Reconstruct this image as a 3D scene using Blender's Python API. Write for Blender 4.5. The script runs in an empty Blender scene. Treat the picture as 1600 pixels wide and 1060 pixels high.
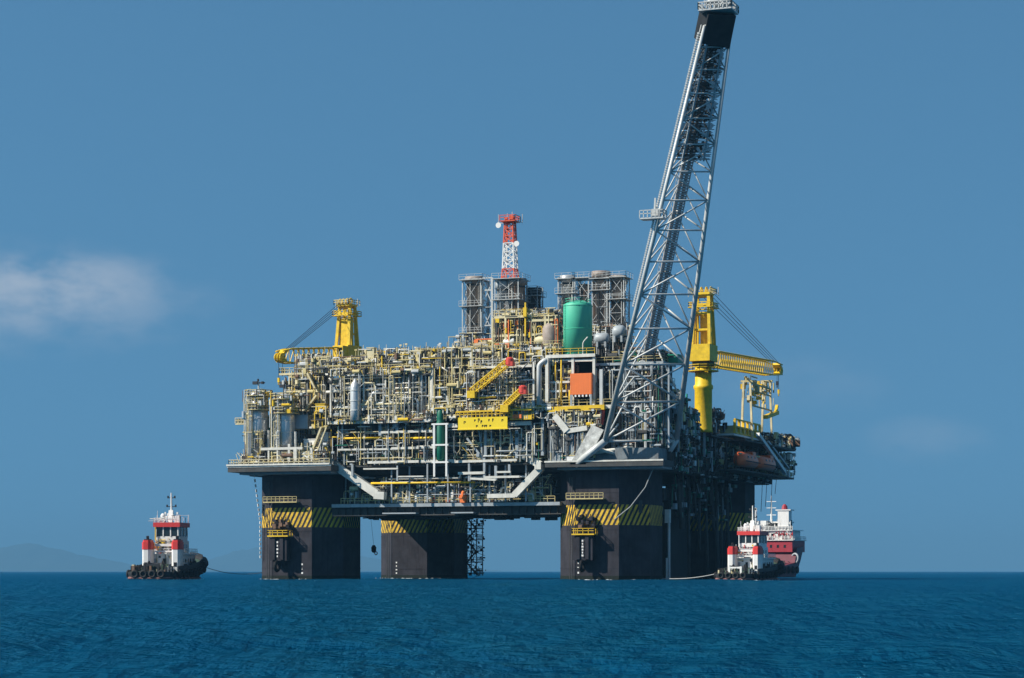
import bpy, math, random
import numpy as np
from mathutils import Vector, Matrix

# ------------------------------------------------------------------ camera
scene = bpy.context.scene
COL = scene.collection
FPX = 3600.0                       # focal length in photograph pixels (1600 wide)
CAM = Vector((167.0, -459.3, 1.6))
FWD = Vector((-0.34257, 0.93949, 0.0))
RGT = Vector((0.93949, 0.34257, 0.0))
HORIZON = 893.0
cam_data = bpy.data.cameras.new("camera")
cam = bpy.data.objects.new("camera", cam_data)
COL.objects.link(cam)
cam.location = CAM
cam.rotation_euler = (math.radians(90), 0, math.atan2(-FWD.x, FWD.y))
cam_data.sensor_width = 36.0
cam_data.lens = 36.0 * FPX / 1600.0
cam_data.shift_y = (HORIZON - 530.0) / 1600.0
cam_data.clip_start = 0.5
cam_data.clip_end = 90000
scene.camera = cam

# ------------------------------------------------------------------ light
SUN_EL = math.radians(38)
SUN_H = Vector((-0.819, -0.574, 0)).normalized()
SUN_DIR = Vector((SUN_H.x * math.cos(SUN_EL), SUN_H.y * math.cos(SUN_EL), math.sin(SUN_EL)))
sun_data = bpy.data.lights.new("sun", 'SUN')
sun_data.energy = 5.0
sun_data.angle = math.radians(0.5)
sun_data.color = (1.0, 0.935, 0.83)
sun = bpy.data.objects.new("sun", sun_data)
COL.objects.link(sun)
sun.rotation_euler = SUN_DIR.to_track_quat('Z', 'Y').to_euler()
sun.location = (-100, -100, 200)

world = bpy.data.worlds.new("World")
scene.world = world
world.use_nodes = True
wn = world.node_tree.nodes
wl = world.node_tree.links
wn.clear()


def node(tree, kind, **kw):
    n = tree.nodes.new(kind)
    for k, v in kw.items():
        setattr(n, k, v)
    return n


def math_node(tree, op, a, b=None, clamp=False):
    n = tree.nodes.new('ShaderNodeMath')
    n.operation = op
    n.use_clamp = clamp
    for i, v in enumerate((a, b)):
        if v is None:
            continue
        if isinstance(v, (int, float)):
            n.inputs[i].default_value = v
        else:
            tree.links.new(v, n.inputs[i])
    return n.outputs[0]


def build_world():
    t = world.node_tree
    out = node(t, 'ShaderNodeOutputWorld')
    bg = node(t, 'ShaderNodeBackground')
    bg.inputs['Strength'].default_value = 0.078
    tc = node(t, 'ShaderNodeTexCoord')
    sep = node(t, 'ShaderNodeSeparateXYZ')
    wl.new(tc.outputs['Generated'], sep.inputs[0])
    # clear dry air: the sky keeps its blue down to the horizon
    z = math_node(t, 'MULTIPLY', sep.outputs[2], 0.62)
    z = math_node(t, 'ADD', z, 0.30)
    comb = node(t, 'ShaderNodeCombineXYZ')
    wl.new(sep.outputs[0], comb.inputs[0])
    wl.new(sep.outputs[1], comb.inputs[1])
    wl.new(z, comb.inputs[2])
    nrm = node(t, 'ShaderNodeVectorMath', operation='NORMALIZE')
    wl.new(comb.outputs[0], nrm.inputs[0])
    sky = node(t, 'ShaderNodeTexSky')
    sky.sky_type = 'NISHITA'
    sky.sun_disc = False
    sky.sun_elevation = SUN_EL
    sky.sun_rotation = math.atan2(SUN_H.x, SUN_H.y)
    sky.air_density = 1.0
    sky.dust_density = 0.4
    sky.ozone_density = 2.0
    wl.new(nrm.outputs[0], sky.inputs[0])
    tint = node(t, 'ShaderNodeMix', data_type='RGBA', blend_type='MULTIPLY')
    tint.inputs[0].default_value = 1.0
    wl.new(sky.outputs[0], tint.inputs[6])
    tint.inputs[7].default_value = SKY_TINT
    # clouds: azimuth / elevation fields with noise edges
    az = math_node(t, 'ARCTAN2', sep.outputs[0], sep.outputs[1])
    el = math_node(t, 'ARCSINE', sep.outputs[2])
    ae = node(t, 'ShaderNodeCombineXYZ')
    wl.new(math_node(t, 'MULTIPLY', az, 1.0), ae.inputs[0])
    wl.new(math_node(t, 'MULTIPLY', el, 1.9), ae.inputs[1])
    nz = node(t, 'ShaderNodeTexNoise')
    nz.inputs['Scale'].default_value = 34.0
    nz.inputs['Detail'].default_value = 8.0
    nz.inputs['Roughness'].default_value = 0.55
    wl.new(ae.outputs[0], nz.inputs['Vector'])
    col = tint.outputs[2]
    az0 = math.atan2(FWD.x, FWD.y)
    for (px, py, wx, wy, strength) in CLOUDS:
        a0 = az0 + math.atan((px - 800) / FPX)
        e0 = math.atan((HORIZON - py) / FPX)
        dx = math_node(t, 'DIVIDE', math_node(t, 'SUBTRACT', az, a0), wx / FPX)
        dy = math_node(t, 'DIVIDE', math_node(t, 'SUBTRACT', el, e0), wy / FPX)
        # flatter underside, billowing top
        r2 = math_node(t, 'ADD', math_node(t, 'MULTIPLY', dx, dx), math_node(t, 'MULTIPLY', dy, dy))
        base = math_node(t, 'SUBTRACT', 1.0, r2)
        nn = math_node(t, 'MULTIPLY', math_node(t, 'SUBTRACT', nz.outputs['Fac'], 0.5), 3.4)
        m = math_node(t, 'ADD', base, nn)
        mr = node(t, 'ShaderNodeMapRange', interpolation_type='SMOOTHSTEP')
        mr.inputs[1].default_value = -0.3
        mr.inputs[2].default_value = 1.5
        wl.new(m, mr.inputs[0])
        fade = math_node(t, 'MULTIPLY', base, 1.15, clamp=True)
        fac = math_node(t, 'MULTIPLY', math_node(t, 'MULTIPLY', mr.outputs[0], fade), strength)
        mx = node(t, 'ShaderNodeMix', data_type='RGBA')
        wl.new(fac, mx.inputs[0])
        wl.new(col, mx.inputs[6])
        mx.inputs[7].default_value = (6.2, 6.3, 6.7, 1)
        col = mx.outputs[2]
    wl.new(col, bg.inputs[0])
    wl.new(bg.outputs[0], out.inputs[0])


SKY_TINT = (0.62, 1.05, 1.11, 1)
CLOUDS = ((40, 475, 330, 100, 0.27), (110, 445, 170, 52, 0.22), (10, 465, 190, 62, 0.18), (1450, 690, 120, 45, 0.13), (1250, 600, 200, 60, 0.06),
          (-700, 520, 260, 60, 0.5), (2300, 560, 240, 70, 0.45))
build_world()

vs = scene.view_settings
scene.display_settings.display_device = 'sRGB'
vs.view_transform = 'Standard'
vs.look = 'None'
vs.exposure = 0.48
vs.gamma = 1.0
vs.use_curve_mapping = False
scene.render.engine = 'CYCLES'
cy = scene.cycles
cy.use_denoising = True
cy.max_bounces = 5
cy.diffuse_bounces = 2
cy.glossy_bounces = 2
cy.volume_bounces = 0
cy.transparent_max_bounces = 6
cy.sample_clamp_indirect = 4.0
cy.caustics_reflective = False
cy.caustics_refractive = False

# ------------------------------------------------------------------ pixel rays used while surveying the photograph
def at(px, py, Y=None, X=None):
    d = FWD * FPX + RGT * (px - 800.0)
    t = (Y - CAM.y) / d.y if Y is not None else (X - CAM.x) / d.x
    return Vector((CAM.x + d.x * t, CAM.y + d.y * t, CAM.z + (HORIZON - py) * t))


def away(px, py, depth):
    t = depth / FPX
    p = CAM + FWD * depth + RGT * ((px - 800.0) * t)
    return Vector((p.x, p.y, CAM.z + (HORIZON - py) * t))


# ------------------------------------------------------------------ materials
MATS = {}


def S(r, g, b):
    f = lambda c: ((c / 255.0) / 12.92) if c <= 10 else (((c / 255.0 + 0.055) / 1.055) ** 2.4)
    return (f(r), f(g), f(b))


def mat(name, color, rough=0.55, metal=0.0, var=0.25, scale=0.6, streak=0.0, streak_col=(0.12, 0.06, 0.03), spec=0.4):
    m = bpy.data.materials.new(name)
    m.use_nodes = True
    t = m.node_tree
    b = t.nodes['Principled BSDF']
    b.inputs['Roughness'].default_value = rough
    b.inputs['Metallic'].default_value = metal
    b.inputs['Specular IOR Level'].default_value = spec
    tc = node(t, 'ShaderNodeTexCoord')
    n1 = node(t, 'ShaderNodeTexNoise')
    n1.inputs['Scale'].default_value = scale
    n1.inputs['Detail'].default_value = 5
    n1.inputs['Roughness'].default_value = 0.65
    t.links.new(tc.outputs['Object'], n1.inputs['Vector'])
    mr = node(t, 'ShaderNodeMapRange')
    mr.inputs[1].default_value = 0.28
    mr.inputs[2].default_value = 0.72
    mr.inputs[3].default_value = 1 - var
    mr.inputs[4].default_value = 1 + var * 0.5
    t.links.new(n1.outputs['Fac'], mr.inputs[0])
    mul = node(t, 'ShaderNodeVectorMath', operation='SCALE')
    mul.inputs[0].default_value = color
    t.links.new(mr.outputs[0], mul.inputs['Scale'])
    col = mul.outputs[0]
    if streak > 0:
        mp = node(t, 'ShaderNodeMapping')
        mp.inputs['Scale'].default_value = (1.6, 1.6, 0.12)
        t.links.new(tc.outputs['Object'], mp.inputs[0])
        n2 = node(t, 'ShaderNodeTexNoise')
        n2.inputs['Scale'].default_value = 1.0
        n2.inputs['Detail'].default_value = 6
        n2.inputs['Roughness'].default_value = 0.7
        t.links.new(mp.outputs[0], n2.inputs['Vector'])
        r2 = node(t, 'ShaderNodeMapRange')
        r2.inputs[1].default_value = 0.5
        r2.inputs[2].default_value = 0.78
        r2.inputs[3].default_value = 0.0
        r2.inputs[4].default_value = streak
        t.links.new(n2.outputs['Fac'], r2.inputs[0])
        mx = node(t, 'ShaderNodeMix', data_type='RGBA')
        t.links.new(r2.outputs[0], mx.inputs[0])
        t.links.new(col, mx.inputs[6])
        mx.inputs[7].default_value = (*streak_col, 1)
        col = mx.outputs[2]
    t.links.new(col, b.inputs['Base Color'])
    MATS[name] = m
    return m


mat('steel_white', (0.72, 0.70, 0.62), 0.45, var=0.25, streak=0.35, streak_col=(0.25, 0.19, 0.13))
mat('steel_grey', (0.36, 0.40, 0.42), 0.45, var=0.2, streak=0.3)
mat('steel_blue_grey', (0.19, 0.22, 0.235), 0.55, var=0.45, streak=0.5)
mat('galvanised', (0.56, 0.57, 0.55), 0.45, metal=0.1, var=0.2)
mat('silver_cladding', (0.62, 0.62, 0.61), 0.36, metal=0.45, var=0.15, streak=0.2)
mat('cream', (0.70, 0.61, 0.37), 0.6, var=0.3, streak=0.3)
mat('scaffold', (0.62, 0.51, 0.23), 0.6, var=0.4)
mat('yellow', (0.80, 0.52, 0.02), 0.5, var=0.2, streak=0.25)
mat('crane_yellow', (0.80, 0.53, 0.015), 0.5, var=0.3, scale=1.2, streak=0.45, streak_col=(0.34, 0.2, 0.02))
mat('sign_yellow', (0.86, 0.63, 0.02), 0.5, var=0.06)
mat('orange', (0.86, 0.20, 0.045), 0.5, var=0.08, streak=0.12)
mat('red', (0.60, 0.06, 0.04), 0.5, var=0.15)
mat('mast_red', (0.72, 0.11, 0.04), 0.5, var=0.15)
mat('boat_orange', (1.0, 0.16, 0.04), 0.4, var=0.1)
mat('tank_green', (0.08, 0.50, 0.32), 0.5, var=0.10, scale=0.25, streak=0.2, streak_col=(0.02, 0.28, 0.17))
mat('dark_green', (0.0, 0.12, 0.07), 0.5, var=0.15)
mat('box_green', (0.01, 0.26, 0.16), 0.5, var=0.2)
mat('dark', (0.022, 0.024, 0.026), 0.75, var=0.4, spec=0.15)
mat('shade_steel', (0.075, 0.078, 0.076), 0.75, spec=0.2, var=0.5, scale=0.35, streak=0.4)  # darker steel, with the shade of recesses put into its colour
mat('rust', (0.20, 0.12, 0.08), 0.8, var=0.4)
mat('stack_brown', (0.33, 0.27, 0.23), 0.6, var=0.35, streak=0.5)
mat('hull_paint', (0.041, 0.039, 0.047), 0.75, var=0.45, scale=0.35, streak=0.85, streak_col=(0.014, 0.011, 0.012), spec=0.12)
mat('hull_black', (0.012, 0.012, 0.013), 0.7, spec=0.15, var=0.35, streak=0.4, streak_col=(0.05, 0.04, 0.035))
mat('stripe_yellow', (0.80, 0.50, 0.03), 0.6, var=0.5, scale=1.6, streak=0.95, streak_col=(0.10, 0.07, 0.04))
mat('white_paint', (0.82, 0.81, 0.77), 0.5, var=0.12, streak=0.2, streak_col=(0.4, 0.33, 0.25))
mat('tug_white', (0.80, 0.79, 0.76), 0.45, var=0.1, scale=1.2, streak=0.3, streak_col=(0.42, 0.32, 0.24))
mat('tug_red', (0.66, 0.05, 0.045), 0.45, var=0.12)
mat('tug_black', (0.020, 0.021, 0.024), 0.6, var=0.4, scale=1.5)
mat('rubber', (0.014, 0.014, 0.015), 0.8, var=0.3)
mat('boot_red', (0.26, 0.12, 0.11), 0.7, var=0.3, scale=0.8)
mat('deck_green', (0.05, 0.09, 0.06), 0.7, var=0.4)
mat('maroon', (0.36, 0.03, 0.045), 0.5, var=0.2, streak=0.3)
mat('ship_hull', (0.15, 0.03, 0.045), 0.5, var=0.25, streak=0.3)
mat('glass_dark', (0.02, 0.03, 0.035), 0.12, var=0.1, spec=0.6)
mat('dirty_white', (0.62, 0.62, 0.58), 0.6, var=0.6, scale=0.9, streak=0.7, streak_col=(0.2, 0.19, 0.17))
mat('growth', (0.012, 0.017, 0.012), 0.8, var=0.5, scale=1.5, spec=0.2)
mat('foam', (0.55, 0.62, 0.66), 0.8, var=0.3, scale=2.0)
mat('cable', (0.02, 0.022, 0.03), 0.6, var=0.1)
mat('rope', (0.40, 0.41, 0.40), 0.7, var=0.2)

# ------------------------------------------------------------------ mesh builder
BASE = {}


class MB:
    def __init__(self):
        self.v, self.f, self.mi = [], [], []
        self.slots = []
        self.cur = 0

    def mat(self, name):
        if name not in self.slots:
            self.slots.append(name)
        self.cur = self.slots.index(name)
        return self

    def face(self, idx):
        self.f.append(idx)
        self.mi.append(self.cur)

    def box(self, x0, x1, y0, y1, z0, z1):
        b = len(self.v)
        self.v += [(x0, y0, z0), (x1, y0, z0), (x1, y1, z0), (x0, y1, z0), (x0, y0, z1), (x1, y0, z1), (x1, y1, z1), (x0, y1, z1)]
        for q in ((0, 3, 2, 1), (4, 5, 6, 7), (0, 1, 5, 4), (1, 2, 6, 5), (2, 3, 7, 6), (3, 0, 4, 7)):
            self.face(tuple(b + i for i in q))
        return self

    def bar(self, p, q, w, h=None):
        """rectangular section from p to q, w wide, h high"""
        p, q = Vector(p), Vector(q)
        h = w if h is None else h
        d = (q - p)
        if d.length < 1e-6:
            return self
        d.normalize()
        up = Vector((0, 0, 1)) if abs(d.z) < 0.95 else Vector((0, 1, 0))
        s = d.cross(up).normalized()
        u = s.cross(d).normalized()
        s, u = s * (w / 2), u * (h / 2)
        b = len(self.v)
        for e in (p, q):
            for k in (s + u, -s + u, -s - u, s - u):
                self.v.append(tuple(e + k))
        for i in range(4):
            j = (i + 1) % 4
            self.face((b + i, b + j, b + 4 + j, b + 4 + i))
        self.face((b + 3, b + 2, b + 1, b))
        self.face((b + 4, b + 5, b + 6, b + 7))
        return self

    def tube(self, p, q, r, n=6, r2=None, caps=True):
        return self.path([p, q], r, n, r_end=r2, caps=caps)

    def path(self, pts, r, n=6, r_end=None, caps=True, radii=None):
        pts = [Vector(p) for p in pts]
        b = len(self.v)
        m = len(pts)
        prev = None
        for i, p in enumerate(pts):
            a = pts[max(0, i - 1)]
            c = pts[min(m - 1, i + 1)]
            d = (c - a)
            if d.length < 1e-9:
                d = Vector((0, 0, 1))
            d.normalize()
            if prev is None:
                up = Vector((0, 0, 1)) if abs(d.z) < 0.9 else Vector((0, 1, 0))
                s = d.cross(up).normalized()
            else:
                s = (prev - d * prev.dot(d))
                s = s.normalized() if s.length > 1e-6 else d.orthogonal().normalized()
            prev = s
            u = s.cross(d)
            rr = radii[i] if radii else (r if r_end is None else r + (r_end - r) * i / max(1, m - 1))
            k = 1.0
            if 0 < i < m - 1:
                d1 = (p - a).normalized()
                cs = max(0.5, d1.dot(d))
                k = 1.0 / cs if cs < 0.999 else 1.0
            for j in range(n):
                an = 2 * math.pi * (j + 0.5) / n
                self.v.append(tuple(p + s * (rr * math.cos(an)) + u * (rr * k * math.sin(an))))
        for i in range(m - 1):
            for j in range(n):
                k = (j + 1) % n
                self.face((b + i * n + j, b + i * n + k, b + (i + 1) * n + k, b + (i + 1) * n + j))
        if caps:
            self.face(tuple(b + j for j in reversed(range(n))))
            self.face(tuple(b + (m - 1) * n + j for j in range(n)))
        return self

    def lathe(self, c, prof, n=20, axis='Z'):
        """prof: (radius, height) pairs along the axis from c"""
        c = Vector(c)
        b = len(self.v)
        for (r, z) in prof:
            for j in range(n):
                a = 2 * math.pi * j / n
                x, y = r * math.cos(a), r * math.sin(a)
                o = (x, y, z) if axis == 'Z' else ((z, x, y) if axis == 'X' else (y, z, x))
                self.v.append(tuple(c + Vector(o)))
        for i in range(len(prof) - 1):
            for j in range(n):
                k = (j + 1) % n
                self.face((b + i * n + j, b + i * n + k, b + (i + 1) * n + k, b + (i + 1) * n + j))
        self.face(tuple(b + j for j in reversed(range(n))))
        self.face(tuple(b + (len(prof) - 1) * n + j for j in range(n)))
        return self

    def prism(self, poly, z0, z1):
        n = len(poly)
        b = len(self.v)
        for z in (z0, z1):
            for (x, y) in poly:
                self.v.append((x, y, z))
        for i in range(n):
            j = (i + 1) % n
            self.face((b + i, b + j, b + n + j, b + n + i))
        self.face(tuple(b + i for i in reversed(range(n))))
        self.face(tuple(b + n + i for i in range(n)))
        return self

    def quad(self, a, b_, c, d):
        b = len(self.v)
        self.v += [tuple(a), tuple(b_), tuple(c), tuple(d)]
        self.face((b, b + 1, b + 2, b + 3))
        return self

    def torus(self, c, R, r, axis, n=12, m=6):
        c = Vector(c)
        ax = Vector(axis).normalized()
        s = ax.orthogonal().normalized()
        u = ax.cross(s)
        b = len(self.v)
        for i in range(n):
            a = 2 * math.pi * i / n
            rad = s * math.cos(a) + u * math.sin(a)
            for j in range(m):
                e = 2 * math.pi * j / m
                self.v.append(tuple(c + rad * (R + r * math.cos(e)) + ax * (r * math.sin(e))))
        for i in range(n):
            for j in range(m):
                i2, j2 = (i + 1) % n, (j + 1) % m
                self.face((b + i * m + j, b + i2 * m + j, b + i2 * m + j2, b + i * m + j2))
        return self

    def build(self, name, material=None, parent=None, smooth=False, kind=None, label=None):
        base = BASE.get(parent.name, Vector((0, 0, 0))) if parent is not None else Vector((0, 0, 0))
        me = bpy.data.meshes.new(name)
        vv = np.array(self.v, dtype=float) - np.array(base)
        me.from_pydata(vv.tolist(), [], self.f)
        if self.slots and material is None:
            for s in self.slots:
                me.materials.append(MATS[s])
            me.polygons.foreach_set('material_index', self.mi)
        else:
            me.materials.append(MATS[material])
        if smooth:
            me.polygons.foreach_set('use_smooth', [len(f) <= 4 for f in self.f])
        me.update()
        o = bpy.data.objects.new(name, me)
        COL.objects.link(o)
        if parent is not None:
            o.parent = parent
            BASE[o.name] = base
        if kind:
            o['kind'] = kind
        if label:
            o['label'] = label
        return o


def tag(o, label, cat, group=None, kind=None):
    o['label'] = label
    o['category'] = cat
    if group:
        o['group'] = group
    if kind:
        o['kind'] = kind
    return o


def thing(name, label, cat, base=(0, 0, 0), group=None, local=False, rotz=0.0):
    """an Empty at the thing's base; parts are given in platform coordinates unless local"""
    o = bpy.data.objects.new(name, None)
    COL.objects.link(o)
    o.location = base
    o.rotation_euler = (0, 0, rotz)
    o.empty_display_size = 1.0
    BASE[o.name] = Vector((0, 0, 0)) if local else Vector(base)
    return tag(o, label, cat, group)


def arc(c, r, a0, a1, n, plane='XZ'):
    c = Vector(c)
    out = []
    for i in range(n + 1):
        a = a0 + (a1 - a0) * i / n
        x, y = r * math.cos(a), r * math.sin(a)
        out.append(c + (Vector((x, 0, y)) if plane == 'XZ' else (Vector((0, x, y)) if plane == 'YZ' else Vector((x, y, 0)))))
    return out


def elbowed(pts, r, bend=None, n=4):
    """round the corners of a polyline so that a pipe gets elbows"""
    pts = [Vector(p) for p in pts]
    bend = bend or r * 2.2
    out = [pts[0]]
    for i in range(1, len(pts) - 1):
        a, p, c = pts[i - 1], pts[i], pts[i + 1]
        d1 = (a - p)
        d2 = (c - p)
        k = min(bend, d1.length * 0.45, d2.length * 0.45)
        s, e = p + d1.normalized() * k, p + d2.normalized() * k
        for j in range(n + 1):
            t = j / n
            out.append(s * (1 - t) ** 2 + p * (2 * t * (1 - t)) + e * t * t)
    out.append(pts[-1])
    return out


def rail(mb, pts, h=1.1, step=2.0, r=0.035):
    """hand rail along a polyline at deck height"""
    pts = [Vector(p) for p in pts]
    for a, b in zip(pts, pts[1:]):
        L = (b - a).length
        k = max(1, round(L / step))
        for i in range(k + 1):
            p = a.lerp(b, i / k)
            mb.bar(p, p + Vector((0, 0, h)), r * 2)
        for hh in (h, h * 0.55):
            mb.bar(a + Vector((0, 0, hh)), b + Vector((0, 0, hh)), r * 2)


def lattice(mb, base, top, nb, r):
    """bracing of a four sided tower: base/top are lists of four corners"""
    for i in range(4):
        j = (i + 1) % 4
        for k in range(nb):
            a0, a1 = base[i].lerp(top[i], k / nb), base[i].lerp(top[i], (k + 1) / nb)
            b0, b1 = base[j].lerp(top[j], k / nb), base[j].lerp(top[j], (k + 1) / nb)
            mb.tube(a0, b1, r, 4, caps=False)
            mb.tube(b0, a1, r, 4, caps=False)
            mb.tube(a1, b1, r, 4, caps=False)
    return mb
# ------------------------------------------------------------------ sea
def build_sea():
    rng = np.random.default_rng(5)
    # sheet made of rings about a point; fine where the water is seen close
    view = math.atan2(FWD.y, FWD.x)
    fine = np.linspace(-0.33, 0.33, 560)
    coarse = np.linspace(0.33, 2 * math.pi - 0.33, 90)[1:-1]
    ang = np.concatenate([fine, coarse]) + view
    rad = [4.0]
    while rad[-1] < 700:
        rad.append(rad[-1] * 1.0095 + 0.02)
    while rad[-1] < 27000:
        rad.append(rad[-1] * 1.09)
    rad = np.array(rad)
    R, A = np.meshgrid(rad, ang, indexing='ij')
    X = CAM.x + R * np.cos(A)
    Y = CAM.y + R * np.sin(A)
    step = np.gradient(rad)[:, None] * np.ones_like(R)
    Z = np.zeros_like(X)
    wind = math.radians(205)
    for i in range(110):
        lam = 0.7 * (30.0 ** rng.random())
        th = wind + rng.normal(0, 0.75)
        k = 2 * math.pi / lam
        amp = 0.017 * lam ** 0.55 / 1.9 * (0.5 + rng.random())
        fade = np.clip((lam / (step * 2.6) - 0.7) / 1.2, 0, 1)
        Z += amp * fade * np.sin(k * (X * math.cos(th) + Y * math.sin(th)) + rng.random() * 6.28)
    Z -= 0.06 * np.clip(Z * 6, -1, 1) ** 2
    # patches of rougher and calmer water
    env = 0.75 + 0.25 * np.sin(X / 31.0 + 1.3 * np.sin(Y / 47.0)) * np.sin(Y / 23.0 + np.sin(X / 53.0))
    Z *= env
    Z[rad > 700, :] = 0
    nr, na = R.shape
    verts = np.stack([X, Y, Z], -1).reshape(-1, 3)
    i = np.arange(nr - 1)[:, None]
    j = np.arange(na)[None, :]
    jn = (j + 1) % na
    faces = np.stack([i * na + j, (i + 1) * na + j, (i + 1) * na + jn, i * na + jn], -1).reshape(-1, 4)
    me = bpy.data.meshes.new('sea')
    me.vertices.add(len(verts) + 1)
    me.vertices.foreach_set('co', np.concatenate([verts.ravel(), [CAM.x, CAM.y, 0.0]]))
    nf = len(faces)
    me.loops.add(nf * 4 + na * 3)
    centre = len(verts)
    fan = np.stack([np.full(na, centre), np.arange(na), (np.arange(na) + 1) % na], -1)
    me.loops.foreach_set('vertex_index', np.concatenate([faces.ravel(), fan.ravel()]).astype(np.int32))
    me.polygons.add(nf + na)
    starts = np.concatenate([np.arange(nf) * 4, nf * 4 + np.arange(na) * 3])
    me.polygons.foreach_set('loop_start', starts.astype(np.int32))
    me.polygons.foreach_set('use_smooth', np.ones(nf + na, dtype=bool))
    me.update(calc_edges=True)
    me.validate()
    o = bpy.data.objects.new('sea', me)
    COL.objects.link(o)
    m = bpy.data.materials.new('sea_water')
    m.use_nodes = True
    t = m.node_tree
    t.nodes.clear()
    out = node(t, 'ShaderNodeOutputMaterial')
    geo = node(t, 'ShaderNodeNewGeometry')
    mp = node(t, 'ShaderNodeMapping')
    mp.inputs['Rotation'].default_value = (0, 0, math.radians(20))
    mp.inputs['Scale'].default_value = (0.8, 1.25, 1)
    t.links.new(geo.outputs['Position'], mp.inputs[0])
    n1 = node(t, 'ShaderNodeTexNoise')
    n1.inputs['Scale'].default_value = 1.5
    n1.inputs['Detail'].default_value = 7
    n1.inputs['Roughness'].default_value = 0.62
    t.links.new(mp.outputs[0], n1.inputs['Vector'])
    n4 = node(t, 'ShaderNodeTexNoise')
    n4.inputs['Scale'].default_value = 4.5
    n4.inputs['Detail'].default_value = 4
    t.links.new(mp.outputs[0], n4.inputs['Vector'])
    n2 = node(t, 'ShaderNodeTexNoise')
    n2.inputs['Scale'].default_value = 0.09
    n2.inputs['Detail'].default_value = 5
    n2.inputs['Roughness'].default_value = 0.6
    t.links.new(mp.outputs[0], n2.inputs['Vector'])
    hsum = math_node(t, 'ADD', math_node(t, 'MULTIPLY', n1.outputs['Fac'], 0.80), math_node(t, 'MULTIPLY', n2.outputs['Fac'], 2.4))
    hsum = math_node(t, 'ADD', hsum, math_node(t, 'MULTIPLY', n4.outputs['Fac'], 0.16))
    # wind lanes: short across the wind, long along it
    du = node(t, 'ShaderNodeVectorMath', operation='DOT_PRODUCT')
    dv = node(t, 'ShaderNodeVectorMath', operation='DOT_PRODUCT')
    du.inputs[1].default_value = (0.9397, 0.342, 0)
    dv.inputs[1].default_value = (-0.342, 0.9397, 0)
    for q in (du, dv):
        t.links.new(geo.outputs['Position'], q.inputs[0])
    cmb = node(t, 'ShaderNodeCombineXYZ')
    t.links.new(math_node(t, 'MULTIPLY', du.outputs['Value'], 0.85), cmb.inputs[0])
    t.links.new(math_node(t, 'MULTIPLY', dv.outputs['Value'], 0.20), cmb.inputs[1])
    n5 = node(t, 'ShaderNodeTexNoise')
    n5.inputs['Scale'].default_value = 1.0
    n5.inputs['Detail'].default_value = 5
    n5.inputs['Roughness'].default_value = 0.6
    t.links.new(cmb.outputs[0], n5.inputs['Vector'])
    hsum = math_node(t, 'ADD', hsum, math_node(t, 'MULTIPLY', n5.outputs['Fac'], 1.25))
    bump = node(t, 'ShaderNodeBump')
    bump.inputs['Strength'].default_value = 1.0
    bump.inputs['Distance'].default_value = 1.0
    t.links.new(hsum, bump.inputs['Height'])
    dif = node(t, 'ShaderNodeBsdfDiffuse')
    t.links.new(bump.outputs[0], dif.inputs['Normal'])
    # water body: patches of clearer and murkier water
    n3 = node(t, 'ShaderNodeTexNoise')
    n3.inputs['Scale'].default_value = 0.035
    n3.inputs['Detail'].default_value = 4
    t.links.new(mp.outputs[0], n3.inputs['Vector'])
    mx = node(t, 'ShaderNodeMix', data_type='RGBA')
    t.links.new(n3.outputs['Fac'], mx.inputs[0])
    mx.inputs[6].default_value = (0.0006, 0.044, 0.104, 1)
    mx.inputs[7].default_value = (0.0012, 0.068, 0.136, 1)
    t.links.new(mx.outputs[2], dif.inputs['Color'])
    glo = node(t, 'ShaderNodeBsdfGlossy')
    glo.inputs['Roughness'].default_value = 0.10
    glo.inputs['Color'].default_value = (0.16, 0.72, 1.0, 1)
    t.links.new(bump.outputs[0], glo.inputs['Normal'])
    fr = node(t, 'ShaderNodeFresnel')
    fr.inputs['IOR'].default_value = 1.33
    t.links.new(bump.outputs[0], fr.inputs['Normal'])
    mix = node(t, 'ShaderNodeMixShader')
    t.links.new(math_node(t, 'MULTIPLY', fr.outputs[0], 0.85), mix.inputs[0])
    t.links.new(dif.outputs[0], mix.inputs[1])
    t.links.new(glo.outputs[0], mix.inputs[2])
    t.links.new(mix.outputs[0], out.inputs[0])
    me.materials.append(m)
    tag(o, 'rippled deep blue sea reaching to the horizon', 'sea', kind='structure')


build_sea()


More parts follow.
